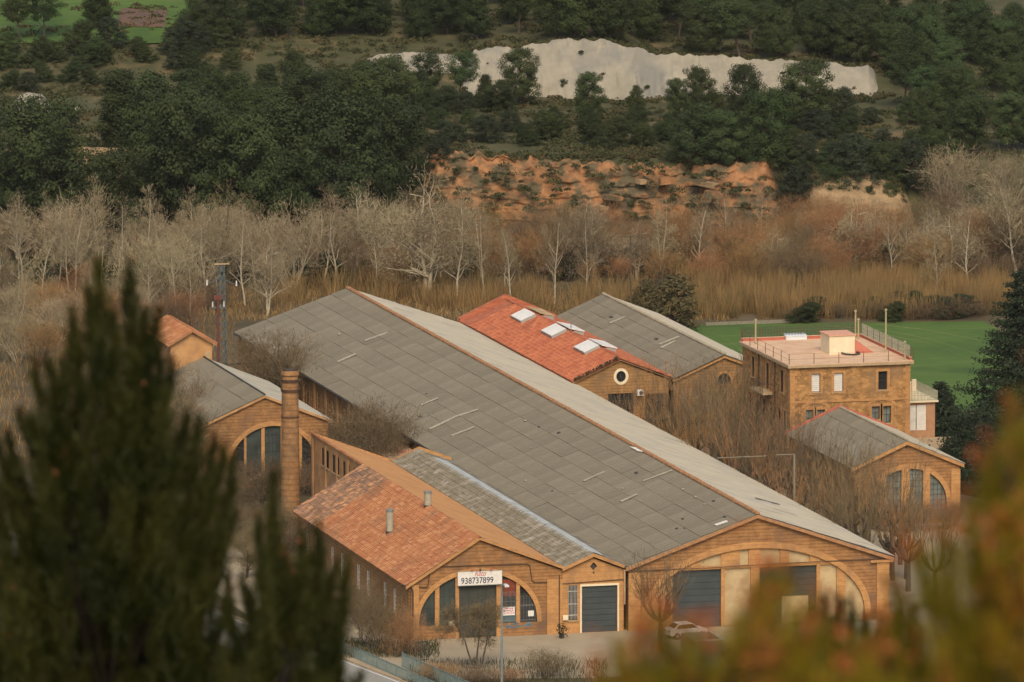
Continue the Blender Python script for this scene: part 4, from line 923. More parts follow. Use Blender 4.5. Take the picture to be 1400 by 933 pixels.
rail(brl, [(X0-.15+k*2.23, HB) for k in range(7)], RUST, zf+.35, 1.15, DMET)
rail(brl, [(X1+.12, HB-.05-k*2.3) for k in range(9)], RUST, zf+.35, 1.2, WMESH)
POST = material('ochre_post', (.42, .36, .20), (.33, .28, .16), 3, rough=.7)
for px, py, ht, yb, lab in ((1033, 468, 2.6, HB-2.6, 'pale ochre post at the left edge of the roof terrace, round knob on top'), (1169.5, 462, 2.9, HB-.7, 'taller ochre post of the pair at the back corner of the roof terrace'),
                        (1173.5, 462, 2.1, HB-1.6, 'shorter ochre post of the pair at the back corner of the roof terrace'), (1211, 478, 4.6, HY+6.2, 'tallest slim pole at the right edge of the roof terrace, standing over the green field'), (1237, 488, 1.9, HY+.2, 'pale post with small cap at the front right corner of the roof terrace')):
    p = gy(px, py, yb); xx = min(max(p.x, X0-.1), X1+.28)
    t = thing('terrace_post', lab, 'post', (xx, yb, zf), 'posts on the roof terrace')
    m = MB(); m.tube((xx, yb, zf), (xx, yb, zf+ht), .11, .09, 8); m.build('shaft', POST, t)
    m = MB(); m.tube((xx, yb, zf+ht), (xx, yb, zf+ht+.18), .17, .12, 8); m.build('cap', POST, t)
# annex at its right
an = thing('terrace_annex', 'low annex with two white shutters and small railed terrace beside the tall house', 'annex', (57, 89, 0))
n0, n1, NY, NB, NZ = 55.25, 58.6, 88.6, 97, 8.0
m = MB(); 
sw = [gy(x, 560, NY).x for x in (1240.5, 1252.5, 1253.5, 1266.5)]; sz0, sz1 = gy(1250, 589, NY).z, gy(1250, 554, NY).z
m.prism([rect(n0, n1, 0, NZ-.2), rect(sw[0], sw[3], sz0, sz1)[::-1]], NY, NY+.35); m.build('front_wall', material('annex_brick', (.44, .25, .14), (.36, .20, .11), 2, rough=.9), an)
for a, b in ((sw[0], sw[1]), (sw[2], sw[3])):
    m = MB(); m.box(a, b, NY+.1, NY+.15, sz0, sz1); s_ = m.build('shutter', WHITE, an)
    for i in range(10): m = MB(); h_ = (sz1-sz0)/10; m.box(a+.03, b-.03, NY+.07, NY+.098, sz0+i*h_+.02, sz0+(i+1)*h_-.02); m.build('slat', WHITE, s_)
m = MB(); m.box(n0, n0+.3, NY+.36, NB, 0, NZ-.2); m.box(n1-.3, n1, NY+.36, NB, 0, NZ-.2); m.box(n0+.3, n1-.3, NB-.3, NB, 0, NZ-.2); m.build('side_wall', BRK2, an)
m = MB(); m.box(n0, n1+.3, NY-.3, NB+.2, NZ-.2+.002, NZ); m.build('roof_terrace', CREAM, an)
m = MB(); m.box(n0+.4, n0+1.9, NY+2.4, NY+4.2, NZ+.002, NZ+1.5); m.box(n0+1.4, n0+1.9, NY+2.2, NY+2.39, NZ+.002, NZ+2.0); m.build('roof_box', CREAM, an)
rl = thing('annex_railing', 'pale mesh railing round the small terrace on top of the annex', 'railing', (n1, NY, NZ))
rail(rl, [(n0+.3, NY-.2), (n1+.2, NY-.2), (n1+.2, NY+4), (n1+.2, NB)], WMESH, NZ, 1.05, WMESH)
# raised balcony terrace and dark car port under it
cp = thing('raised_terrace', 'raised terrace deck on dark posts behind the small arched building, beside the dark conifer', 'terrace', (60, 84, 0))
m = MB(); m.box(55.0, 63.5, 80.5, 88.5, 3.75, 3.95); m.build('deck', SILL, cp)
m = MB(); m.box(55.0, 63.5, 80.2, 80.49, 3.5, 3.97); m.build('edge_beam', DMET, cp)
for x in (55.6, 58.2, 60.8, 63.2): m = MB(); m.box(x-.14, x+.14, 80.6, 80.88, 0, 3.74); m.build('post', DMET, cp)
m = MB(); m.box(55, 63.5, 88.1, 88.4, 0, 3.7); m.build('back_wall', DMET, cp)
rail(cp, [(55.3, 80.4), (58.2, 80.4), (60.9, 80.4), (63.3, 80.4)], MET, 3.95, 1.0)
m = MB(); m.tube((59.4, 80.3, 3.95), (59.4, 80.3, 5.2), .14, .14, 8); m.build('white_post', CREAM, cp)

# ================================================================== small arched building at the right
sb_ = thing('small_arched_hall', 'small gabled brick hall with arched multi-pane windows, in front of the tall square house', 'hall', (45.4, 56, 0))
SY = 56.0; s0x, s1x, sp = 39.7, 51.25, 45.4
A = (gy(1243, 640, SY).x, 2.3, 4.1, gy(1243, 641, SY).z-2.3)
hole = [(A[0]-A[2], 1.25)]+arch_pts(*A, n=26)+[(A[0]+A[2], 1.25)]
m = MB(); m.prism([[(s0x, 0), (s1x, 0), (s1x, 6.0), (sp, 8.5), (s0x, 6.1)], hole[::-1]], SY, SY+.4); m.build('gable_wall', BRK, sb_)
arch_ring(sb_, A, .5, SY-.06, SY+.38, TRIM, zb=1.25)
xs = [gy(x, 660, SY).x for x in (1188.6, 1203.5, 1211.5, 1232.5, 1243.5, 1262, 1271.5, 1290.5)]; xs[0] = A[0]-A[2]+.02; xs[-1] = A[0]+A[2]-.02
for i in range(1, 6, 2): m = MB(); m.prism([bay_poly(A, xs[i], xs[i+1], 1.25, n=4)], SY-.05, SY+.36); m.build('mullion', TRIM, sb_)
for i in range(0, 8, 2): arch_window(sb_, A, xs[i], xs[i+1], 1.27, SY+.2, 4, 7, GLASSL, DMET, .05)
m = MB(); m.box(s1x-.95, s1x+.04, SY-.14, SY-.003, 0, 5.6); m.build('pilaster', TRIM, sb_)
m = MB(); m.box(s0x-.04, s0x+.95, SY-.14, SY-.003, 0, 5.6); m.build('pilaster', TRIM, sb_)
verge(sb_, [(s0x-.35, 6.15), (sp, 8.8), (s1x+.4, 6.15)], SY, .35, .36, TRIM)
m = MB(); m.box(sp-.1, sp+.1, SY-.05, SY-.003, 8.0, 8.25); m.build('small_vent', DMET, sb_)
for X in (s0x, s1x-.4):
    holes = [rect(y, y+1.4, 1.8, 4.6)[::-1] for y in (59, 64, 69, 74)] if X == s0x else []
    m = MB(); m.prism([rect(SY+.41, 79.5, 0, 5.95)]+holes, X, X+.4, 'x'); m.build('side_wall', BRK2, sb_)
for y in (59, 64, 69, 74): rect_window(sb_, y, y+1.4, 1.8, 4.6, s0x, axis='x', cols=2, rows=3, frame=DMET)
m = MB(); m.prism([[(s0x, 0), (s1x, 0), (s1x, 6.0), (sp, 8.5), (s0x, 6.1)]], 79.5, 79.9); m.build('back_wall', BRK2, sb_)
for s, (ex, ez) in enumerate(((s0x-.4, 6.2), (s1x+.45, 6.2))):
    m = MB(); m.slab([(ex, SY-.33, ez), (sp, SY-.33, 8.87), (sp, 80.2, 8.87), (ex, 80.2, ez)], .13); m.build('roof_deck', GREYR, sb_)
    if s == 0: roof_sheets(sb_, (ex-.03, SY-.35, ez), (ex-.03, 80.2, ez), (sp, 80.2, 8.87), (sp, SY-.35, 8.87), 4, 6, GREYR, lift=0)
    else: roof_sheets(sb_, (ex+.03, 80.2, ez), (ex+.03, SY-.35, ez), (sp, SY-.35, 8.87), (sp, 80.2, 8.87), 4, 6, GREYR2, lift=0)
verge(sb_, [(s0x-.4, 6.45), (sp, 9.15), (s1x+.45, 6.45)], 80.2, .02, .4, PINKR, y1=80.5)
ridge_caps(sb_, (sp, SY-.3, 8.95), (sp, 80.2, 8.95), MATS['pale_ridge'], 26, .16)

# ================================================================== street furniture and yard things
lp = gz(686, 941); lamp = thing('street_lamp', 'slim grey street lamp post with small white head in front of the arched workshop', 'street lamp', tuple(lp))
H_ = gy(686, 800, lp.y).z
m = MB(); m.tube(lp, lp+Vector((0, 0, H_)), .13, .085, 10); m.build('pole', material('lamp_grey', (.22, .26, .25), (.17, .2, .2), 2, rough=.6), lamp)
m = MB(); m.tube(lp+Vector((0, 0, H_)), lp+Vector((.25, -.5, H_+.12)), .05); m.build('arm', MET, lamp)
m = MB(); e = lp+Vector((.25, -.5, H_+.1)); m.slab([e+Vector((-.14, .3, .05)), e+Vector((.14, .3, .05)), e+Vector((.2, -.55, .0)), e+Vector((-.2, -.55, .0))], .16); m.build('lamp_head', WHITE, lamp)

def panel_fence(name, label, a, b, h, n, mat, pmat, cat='fence'):
    t = thing(name, label, cat, tuple(a)); a, b = Vector(a), Vector(b)
    for i in range(n+1):
        p = a+(b-a)*i/n; m = MB(); m.tube(p, p+Vector((0, 0, h+.08)), .05); m.build('fence_post', mat, t)
    for i in range(n):
        p, q = a+(b-a)*(i+.03)/n, a+(b-a)*(i+.97)/n; m = MB()
        for z in (.06, h): m.tube(p+Vector((0, 0, z)), q+Vector((0, 0, z)), .04)
        k = max(3, int((q-p).length/.11))
        for j in range(k+1): w = p+(q-p)*j/k; m.box(w.x-.014, w.x+.014, w.y-.014, w.y+.014, .08, h)
        m.build('fence_panel', pmat, t)
    return t
FG = material('green_grey_fence', (.20, .27, .25), (.14, .2, .19), 2, rough=.6)
a, b = gz(476, 896), gz(590, 946); panel_fence('roadside_railing', 'long pale green railing running along the kerb of the road', a-(b-a)*.6, b+(b-a)*.3, 1.05, 16, FG, FG)
a, b = gz(550, 912), gz(640, 952); panel_fence('entrance_railing', 'shorter taller green mesh fence starting right of the roadside railing', a, b+(b-a)*.2, 1.35, 7, FG, FG)
a, b = gz(569, 905), gz(585.5, 903); g_ = thing('barred_gate', 'small dark barred gate at the yard entrance by the bare hedge', 'gate', tuple(a))
for i in range(7): p = a+(b-a)*i/6; m = MB(); m.tube(p, p+Vector((0, 0, 1.9)), .035); m.build('bar', DMET, g_)
m = MB(); m.tube(a+Vector((0, 0, 1.9)), b+Vector((0, 0, 1.9)), .04); m.tube(a+Vector((0, 0, .1)), b+Vector((0, 0, .1)), .04); m.build('rail', DMET, g_)

# things by the garage wall
bp_ = gz(768, 873); t = thing('plant_pot', 'small dark potted shrub at the wall below the meter box', 'potted plant', tuple(bp_))
m = MB(); m.tube(bp_, bp_+Vector((0, 0, .45)), .2, .28, 12); m.build('pot', DMET, t)
rg = np.random.RandomState(3)
def tufts(C, size, rg, aspect=.5, normal=None):
    n = len(C); a = rg.normal(size=(n, 3))
    if normal is not None:
        nn = normal/np.linalg.norm(normal, axis=1)[:, None]; a -= nn*(a*nn).sum(1)[:, None]
    a /= np.linalg.norm(a, axis=1)[:, None]
    if normal is not None:
        b = np.cross(nn, a); s = size*rg.uniform(.6, 1.3, n); p = C+a*s[:, None]*.6
        return np.stack([p, C-a*s[:, None]*.5+b*(s*aspect)[:, None], C-a*s[:, None]*.5-b*(s*aspect)[:, None]], 1).reshape(-1, 3), np.arange(3*n).reshape(-1, 3)
    b = rg.normal(size=(n, 3)); b -= a*(a*b).sum(1)[:, None]; b /= np.linalg.norm(b, axis=1)[:, None]
    s = np.asarray(size)*np.ones(n); s = s*rg.uniform(.6, 1.3, n)
    p = C+a*s[:, None]*.6; q = C-a*s[:, None]*.5+b*(s*aspect)[:, None]; r = C-a*s[:, None]*.5-b*(s*aspect)[:, None]
    V = np.stack([p, q, r], 1).reshape(-1, 3); return V, np.arange(3*n).reshape(-1, 3)
C_ = rg.normal(size=(160, 3))*[.28, .28, .3]+[0, 0, .85]; V, T = tufts(C_, .16, rg); link('leaves', tri_mesh('leaves', V, T, [BUSHD]), t)
# white car
def car(label, p, yaw, mat):
    t = thing('parked_car', label, 'car', tuple(p)); t.rotation_euler = (0, 0, yaw)
    BASE[t.name] = Vector((0, 0, 0))
    prof = [(-2.0, .35), (-2.05, .75), (-1.95, 1.0), (-1.55, 1.08), (-1.1, 1.48), (.35, 1.52), (1.0, 1.05), (1.75, .92), (2.02, .72), (2.02, .35)]
    m = MB(); m.prism([prof[::-1]], -.82, .82); o = m.build('body', mat, t)
    bv = o.modifiers.new('b', 'BEVEL'); bv.width = .07; bv.segments = 2
    for s in (-1, 1):
        m = MB(); y = .822*s; m.prism([[(-1.45, 1.05), (-1.05, 1.42), (.3, 1.45), (.88, 1.05)]], min(y, y+.006*s), max(y, y+.006*s)); m.build('side_window', GLASS, t)
    m = MB(); m.add([(.38, -.72, 1.525), (.38, .72, 1.525), (1.02, .74, 1.075), (1.02, -.74, 1.075)], [(0, 1, 2, 3)]); m.build('windscreen', GLASS, t)
    m = MB(); m.add([(-1.13, -.7, 1.49), (-1.13, .7, 1.49), (-1.58, .72, 1.1), (-1.58, -.72, 1.1)], [(0, 1, 2, 3)]); m.build('rear_window', GLASS, t)
    for x in (-1.3, 1.3):
        for s in (-1, 1):
            m = MB(); m.tube((x, s*.68, .33), (x, s*.86, .33), .33, .33, 18); w_ = m.build('wheel', DMET, t)
            m = MB(); m.tube((x, s*.861, .33), (x, s*.875, .33), .19, .19, 12); m.build('rim', MET, w_)
    for s in (-1, 1):
        m = MB(); m.box(2.0, 2.04, s*.6-.16, s*.6+.16, .66, .82); m.build('headlight', GLASSL, t)
        m = MB(); m.box(-2.06, -2.03, s*.6-.14, s*.6+.14, .72, .92); m.build('tail_light', PINKR, t)
    return t
cp_ = gz(938, 872); car('small white car parked before the left big door of the long hall', (cp_.x, cp_.y, .016), .15, WHITE)
# teal container and blocks
c0 = gz(950, 921); t = thing('waste_container', 'pale teal metal container with open top standing in the yard', 'container', (c0.x, c0.y, 0))
m = MB(); m.box(c0.x, c0.x+2.8, c0.y, c0.y+.12, .1, 3.1); m.box(c0.x, c0.x+.12, c0.y+.121, c0.y+4.9, .1, 3.1); m.box(c0.x+2.68, c0.x+2.8, c0.y+.121, c0.y+4.9, .1, 3.1); m.box(c0.x+.121, c0.x+2.679, c0.y+4.78, c0.y+4.9, .1, 3.1); m.box(c0.x+.13, c0.x+2.67, c0.y+.13, c0.y+4.77, .1, .25); m.build('shell', GREENM, t)
for i in range(6): x = c0.x+.15+i*.48; m = MB(); m.box(x, x+.1, c0.y-.07, c0.y-.002, .2, 2.95); m.build('rib', GREENM, t)
m = MB(); m.box(c0.x-.05, c0.x+2.85, c0.y-.1, c0.y+.15, 3.101, 3.22); m.box(c0.x+2.66, c0.x+2.86, c0.y+.151, c0.y+4.95, 3.101, 3.22); m.build('top_rim', material('pale_teal_rim', (.35, .52, .44), rough=.6), t)
for i, (px, py, w_, h_, lab) in enumerate(((992, 889, 1.3, .8, 'upper grey block on the step behind the teal container'), (1000, 903, 1.8, .9, 'middle pale block right of the teal container'), (1004, 921, 2.4, 1.0, 'longest pale stone block, lowest of those by the teal container'))):
    p = gz(px, py); m = MB(); m.box(p.x-w_/2, p.x+w_/2, p.y-.4, p.y+.5, 0, h_); o = m.build('stone_block', SILL, base=(p.x, p.y, 0)); bv = o.modifiers.new('b', 'BEVEL'); bv.width = .06; bv.segments = 2
    tag(o, lab, 'stone block', 'blocks by the container')
p = gz(1005, 910); m = MB(); m.tube(p+Vector((0, 0, 0)), p+Vector((0, 0, 1.2)), .12, .12, 8); o = m.build('bollard', DMET, base=tuple(p)); tag(o, 'short dark bollard among the pale blocks in the yard', 'bollard')

# frame posts in the court, red and lattice masts
for k, (px, y0, zt, ln, lab) in enumerate(((1086, 40, None, 6.3, 'pale T-shaped post with long crossbar standing among the bare trees of the court'),)):
    top = gy(px, 621, 45); b_ = Vector((top.x, 45, 0)); t = thing('frame_post', lab, 'post', tuple(b_))
    m = MB(); m.tube(b_, Vector((top.x, 45, top.z)), .13, .12, 8); m.build('post', BAR, t)
    m = MB(); m.box(top.x-8.2, top.x-3, 44.95, 45.05, top.z-.12, top.z-.04); m.box(top.x-2, top.x-.05, 44.95, 45.05, top.z-.05, top.z+.03); m.build('crossbar', BAR, t)
lat = gy(303, 362, 152); LB = Vector((lat.x, 152, 0)); t = thing('lattice_mast', 'grey-blue steel lattice power mast with insulators beside the long hall', 'power mast', tuple(LB))
LM = material('blue_grey_steel', (.13, .16, .165), (.09, .11, .115), 3, rough=.6)
Hm = lat.z; m = MB()
def lw(z): return .6-.36*z/Hm
for sx in (-1, 1):
    for sy in (-1, 1): m.tube(LB+Vector((sx*lw(0), sy*lw(0), 0)), LB+Vector((sx*lw(Hm), sy*lw(Hm), Hm)), .05, .04, 4)
m.build('leg', LM, t)
m = MB(); z = 0
while z < Hm-1:
    z2 = z+1.05
    for (ax, ay, bx_, by_) in ((-1, -1, 1, -1), (1, -1, 1, 1), (1, 1, -1, 1), (-1, 1, -1, -1)):
        m.tube(LB+Vector((ax*lw(z), ay*lw(z), z)), LB+Vector((bx_*lw(z2), by_*lw(z2), z2)), .035, .035, 4); m.tube(LB+Vector((bx_*lw(z), by_*lw(z), z)), LB+Vector((ax*lw(z2), ay*lw(z2), z2)), .035, .035, 4)
    z = z2
m.build('lattice', LM, t)
for s, zz in ((-1, Hm-2.2), (1, Hm-2.4)):
    m = MB(); m.tube(LB+Vector((0, 0, zz+.8)), LB+Vector((s*1.7, 0, zz)), .07, .05, 5); m.build('cross_arm', LM, t)
    m = MB(); m.tube(LB+Vector((s*1.7, 0, zz-.1)), LB+Vector((s*1.7, 0, zz+.5)), .1, .07, 8); m.build('insulator', WHITE, t)
m = MB(); m.box(LB.x-.9, LB.x+.9, 151.9, 152.1, Hm+.0, Hm+.14); m.build('top_arm', SILL, t)
m = MB(); m.box(LB.x-1.3, LB.x+.3, 151.2, 151.5, Hm-4.9, Hm-4.7); m.build('bracket', LM, t)
for k in range(3): m = MB(); m.tube((LB.x-1.2+k*.65, 151.35, Hm-4.69), (LB.x-1.2+k*.65, 151.35, Hm-4.1), .09, .06, 8); m.build('insulator', WHITE, t)
r_ = gy(298, 410, 151); m = MB(); m.tube((r_.x, 151, 0), (r_.x, 151, r_.z), .17, .15, 8); m.box(r_.x-.5, r_.x+.4, 150.8, 151.2, r_.z, r_.z+.5)
o = m.build('red_pole', RUST, base=(r_.x, 151, 0)); tag(o, 'dark red pole standing close against the steel lattice mast', 'pole')
hv = gy(330, 480, 148); m = MB(); t = thing('steel_gantry', 'dark steel platform frame between the tiled turret and the long hall', 'gantry', (hv.x, 148, 0))
gzt = gy(330, 499, 148).z
for x in (hv.x-1.6, hv.x+1.9):
    m = MB(); m.tube((x, 148, 0), (x, 148, gzt), .08, .08, 5); m.build('post', DMET, t)
m = MB(); m.box(hv.x-1.8, hv.x+2.1, 147.9, 148.1, gzt, gzt+.2); m.box(hv.x-1.8, hv.x+2.1, 147.9, 148.1, gzt-1.9, gzt-1.8); m.build('beam', DMET, t)
# low wall past the field
a, b = gz(965, 446), gz(1092, 441); m = MB(); d = (b-a).normalized(); nn = Vector((-d.y, d.x, 0))*.2
m.slab([a+Vector((0, 0, .4)), b+Vector((0, 0, .4)), b+nn+Vector((0, 0, .4)), a+nn+Vector((0, 0, .4))], .4); o = m.build('low_wall', BAR, base=tuple(a)); tag(o, 'long low whitish wall between the green field and the reeds', 'wall')
# utility pole among the trees behind the roofs
p = gz(862, 424); tz = gy(862, 322, p.y).z; t = thing('utility_pole', 'wooden utility pole with short crossarms among the bare trees behind the roofs', 'utility pole', tuple(p))
m = MB(); m.tube(p, p+Vector((0, 0, tz)), .13, .09, 7); m.build('pole', DBRK, t)
for k in (0.1, .9): m = MB(); m.box(p.x-.9, p.x+.9, p.y-.06, p.y+.06, tz-k-.1, tz-k); m.build('cross_arm', DBRK, t)

# ================================================================== vegetation makers
def tubes_mesh(S, sides=4):
    """S: array of (p0, p1, r0, r1)"""
    P0 = np.array([s[0] for s in S]); P1 = np.array([s[1] for s in S]); R0 = np.array([s[2] for s in S]); R1 = np.array([s[3] for s in S])
    d = P1-P0; d /= np.linalg.norm(d, axis=1)[:, None]+1e-9
    ref = np.where(np.abs(d[:, 2:3]) > .9, [[1., 0, 0]], [[0, 0, 1.]]); a = np.cross(d, ref); a /= np.linalg.norm(a, axis=1)[:, None]; b = np.cross(d, a)
    V = []
    for P, R in ((P0, R0), (P1, R1)):
        for k in range(sides):
            t = 2*pi*k/sides; V.append(P+(a*cos(t)+b*sin(t))*R[:, None])
    V = np.stack(V, 1).reshape(-1, 3); n = len(S); base = (np.arange(n)*2*sides)[:, None]
    F_ = np.concatenate([base+np.array([k, (k+1) % sides, sides+(k+1) % sides, sides+k]) for k in range(sides)], 0)
    return V, F_
def twig_mesh(S, rg):
    """each twig one slender tapering blade"""
    P0 = np.array([s[0] for s in S]); P1 = np.array([s[1] for s in S]); R0 = np.array([s[2] for s in S])
    d = P1-P0; d /= np.linalg.norm(d, axis=1)[:, None]+1e-9; a = np.cross(d, rg.normal(size=d.shape)); a /= np.linalg.norm(a, axis=1)[:, None]
    V = np.stack([P0+a*R0[:, None], P0-a*R0[:, None], P1-a*R0[:, None]*.35, P1+a*R0[:, None]*.35], 1).reshape(-1, 3)
    return V, np.arange(len(V)).reshape(-1, 4)
def unit(v): return v/(np.linalg.norm(v)+1e-9)
def bare(seed, kind, trunkm, twigm):
    """a leafless tree about 10 m high; returns (trunk mesh, crown mesh)"""
    rg = np.random.RandomState(seed); thick = []; thin = []
    K = dict(poplar=(.42, .75, 5, 4, .17, 1.9), spread=(.75, .35, 5, 4, .20, 1.7), brush=(.65, .55, 4, 5, .07, 1.5), fine=(.55, .6, 5, 4, .12, 1.4), thicket=(.8, .4, 4, 5, .06, 1.4))[kind]
    spread, upr, depth, kids, r0, l0 = K
    def grow(p, d, L, r, k):
        n = 3 if k > 1 else 2; q = p
        for i in range(n):
            d = unit(d+rg.normal(size=3)*.13+np.array([0, 0, .06*upr])); q2 = q+d*L/n; r2 = r*(1-.22*(i+1)/n)
            (thick if r > .028 else thin).append((q, q2, r*(1-.22*i/n), r2)); 
            if k > 0 and (k < depth or i > 0):
                for _ in range(kids if i == n-1 else max(1, kids-3)):
                    dd = unit(d*1.0+rg.normal(size=3)*spread+np.array([0, 0, upr*.35]))
                    grow(q2, dd, L*rg.uniform(.5, .78), r2*rg.uniform(.42, .62), k-1)
            q = q2
    if kind in ('poplar', 'spread', 'fine'):
        for _ in range(1 if kind != 'spread' else 2):
            d = unit(np.array([rg.normal()*.12, rg.normal()*.12, 1.])); p = np.zeros(3); r = r0
            hh = 7.5 if kind != 'spread' else 4.5; n = 9
            for i in range(n):
                d = unit(d+rg.normal(size=3)*.06+[0, 0, .1]); q = p+d*hh/n; thick.append((p, q, r, r*.9)); r *= .9; p = q
                if i >= 2:
                    for _ in range(2 if kind != 'spread' else 3):
                        az = rg.uniform(0, 2*pi); dd = unit(np.array([cos(az)*(1.1-upr*.7+.25), sin(az)*(1.1-upr*.7+.25), .55+upr*.6])); grow(p, dd, l0*rg.uniform(.7, 1.2)*(1.15-i*.06), r*.42, 3)
            grow(p, d, l0, r*.8, 3)
    else:
        for _ in range(9 if kind == 'brush' else 15):
            az = rg.uniform(0, 2*pi); s = rg.uniform(.1, .55 if kind == 'brush' else .9)
            p0 = np.array([cos(az)*s, sin(az)*s, 0])
            grow(p0, unit(np.array([cos(az)*s*1.1, sin(az)*s*1.1, 1.])), 4.2, r0, 3)
    V1, F1 = tubes_mesh(thick, 4); V2_, F2 = twig_mesh([(a, b, max(r, .017), 0) for a, b, r, _ in thin if rg.rand() < (.40 if kind in ('poplar', 'spread', 'fine') else .5)], rg)
    zm = max(V2_[:, 2].max(), V1[:, 2].max()); V1 *= 10/zm; V2_ *= 10/zm
    return tri_mesh('trunk', V1, F1, [trunkm]), tri_mesh('crown', V2_, F2, [twigm])
def pollard(seed, trunkm, twigm, n=70, shoot=4.5):
    rg = np.random.RandomState(seed); thick = [((0, 0, 0), (.05, 0, 2.9), .26, .2)]; thin = []
    for k in range(6):
        az = 2*pi*k/6+rg.uniform(-.3, .3); q = np.array([cos(az)*1.3, sin(az)*1.3, 4.1+rg.uniform(-.3, .3)]); mid = np.array([cos(az)*.8, sin(az)*.8, 3.3])
        thick += [(np.array([.05, 0, 2.85]), mid, .16, .13), (mid, q, .13, .17)]
        for _ in range(n//6):
            p = q+rg.normal(size=3)*.08; d = unit(np.array([cos(az)*.25+rg.normal()*.16, sin(az)*.25+rg.normal()*.16, 1])); L = shoot*rg.uniform(.6, 1.1)
            for j in range(3):
                d = unit(d+rg.normal(size=3)*.05); p2 = p+d*L/3; thin.append((p, p2, .030-.006*j, 0)); 
                for _ in range(2): dd = unit(d+rg.normal(size=3)*.35); thin.append((p2, p2+dd*rg.uniform(.4, .9), .016, 0))
                p = p2
    thick = [(np.array(a, float), np.array(b, float), r, s) for a, b, r, s in thick]
    V1, F1 = tubes_mesh(thick, 7); V2_, F2 = twig_mesh(thin, rg)
    return tri_mesh('trunk', V1, F1, [trunkm]), tri_mesh('crown', V2_, F2, [twigm])
def pine(seed, kind='round', mat=None, n=20000, size=.17):
    """pine about 10 m high: bent trunk, limbs, crown of needle tufts gathered in clumps"""
    rg = np.random.RandomState(seed); S = []; p = np.zeros(3); d = np.array([0, 0, 1.]); r = .2; nodes = []
    lean = rg.normal(size=2)*.07
    for i in range(9):
        d = unit(d+np.array([rg.normal()*.07+lean[0]*.3, rg.normal()*.07+lean[1]*.3, .1])); q = p+d*.98; S.append((p, q, r, r*.88)); r *= .88; p = q; nodes.append((p.copy(), r))
    lo, wid = dict(round=(.16, 3.3), tall=(.12, 2.6), open=(.42, 3.0), cone=(.06, 2.7), low=(.03, 3.8))[kind]
    cl = []
    nb = 56 if kind != 'open' else 34
    for i in range(nb):
        t = lo+(1-lo)*(i+.5)/nb; z = t*9.0; base = nodes[min(8, max(0, int(z/.98)-1))]
        s = (t-lo)/(1-lo)
        prof = dict(round=sqrt(max(0, 1-(s*1.05-.42)**2/.62)) if s < .95 else .35, tall=(1-s*.65)*min(1, s*4+.35), open=sqrt(max(0, 1-(s-.5)**2*2.6)), cone=(1-s)**.8+.08, low=sqrt(max(.05, 1-s*s))*.98)[kind]
        az = i*2.399+rg.uniform(-.4, .4); R = wid*prof*rg.uniform(.5, 1.08)
        e = np.array([base[0][0]+cos(az)*R, base[0][1]+sin(az)*R, z+R*.16+rg.uniform(-.2, .3)])
        b0 = base[0]-[0, 0, .3]; mid = (b0+e)/2+[0, 0, -.1]
        rr = base[1]*.38; S += [(b0, mid, rr, rr*.7), (mid, e, rr*.7, rr*.3)]
        cl.append((e, rg.uniform(.62, 1.05))); 
        if R > 1.3: cl.append(((b0+e*2)/3+rg.normal(size=3)*.25, rg.uniform(.5, .85)))
    cl.append((p+[0, 0, .35], .75)); cl.append((p-[0, 0, .3], .95))
    w_ = np.array([c[1]**2 for c in cl]); cnt = (w_/w_.sum()*n).astype(int); C = []; N_ = []
    for (c, rad), k in zip(cl, cnt):
        v = rg.normal(size=(k, 3)); v /= np.linalg.norm(v, axis=1)[:, None]; rr = rad*rg.uniform(.45, 1.08, k)[:, None]
        v = v*rr*[1.15, 1.15, .72]; lump = .75+.45*vnoise(v[:, 0]*2.5+seed, v[:, 1]*2.5+v[:, 2]*2+seed)[:, None]
        C.append(c+v*lump); N_.append(v/rad*.9+(c-np.array([nodes[4][0][0], nodes[4][0][1], 4.5]))/wid*.45+[0, 0, .25])
    C = np.concatenate(C); N_ = np.concatenate(N_); N_ /= np.linalg.norm(N_, axis=1)[:, None]; N_ = N_+rg.normal(size=N_.shape)*.38
    V, T = tufts(C, size, rg, aspect=.5, normal=N_)
    zm = C[:, 2].max(); V = V*10/zm; V1, F1 = tubes_mesh([(np.array(a), np.array(b), x, y) for a, b, x, y in S], 5); V1 = V1*10/zm
    return tri_mesh('trunk', V1, F1, [PBARK]), tri_mesh('crown', V, T, [mat or PINE])
CNT = {}
def place(name, meshes, p, h, label, cat, group=None, rot=0, sx=1.0):
    t = thing(name, label, cat, tuple(p), group); s = h/10
    t.scale = (s*sx, s*sx, s); t.rotation_euler = (0, 0, rot)
    link('trunk', meshes[0], t); link('crown', meshes[1], t); return t
R_ = random.Random(21)
PN = [pine(1, 'round'), pine(2, 'round'), pine(3, 'tall'), pine(4, 'tall'), pine(5, 'open', n=10000), pine(6, 'round', PINEL), pine(7, 'low', PINEL), pine(8, 'low'), pine(9, 'cone'), pine(10, 'round', PINE, 21000, .16), pine(11, 'open', PINEL, 10000), pine(12, 'low', BUSHD, 13000, .2)]
ROUND = [0, 1, 9]; TALL = [2, 3]; OPEN = [4, 10]; FRESH = [5, 6]; LOWP = [6, 7, 11]
def px_h(p, px):   # height in metres of something px photo pixels tall at p
    return px/FPX*(p-CAM).length

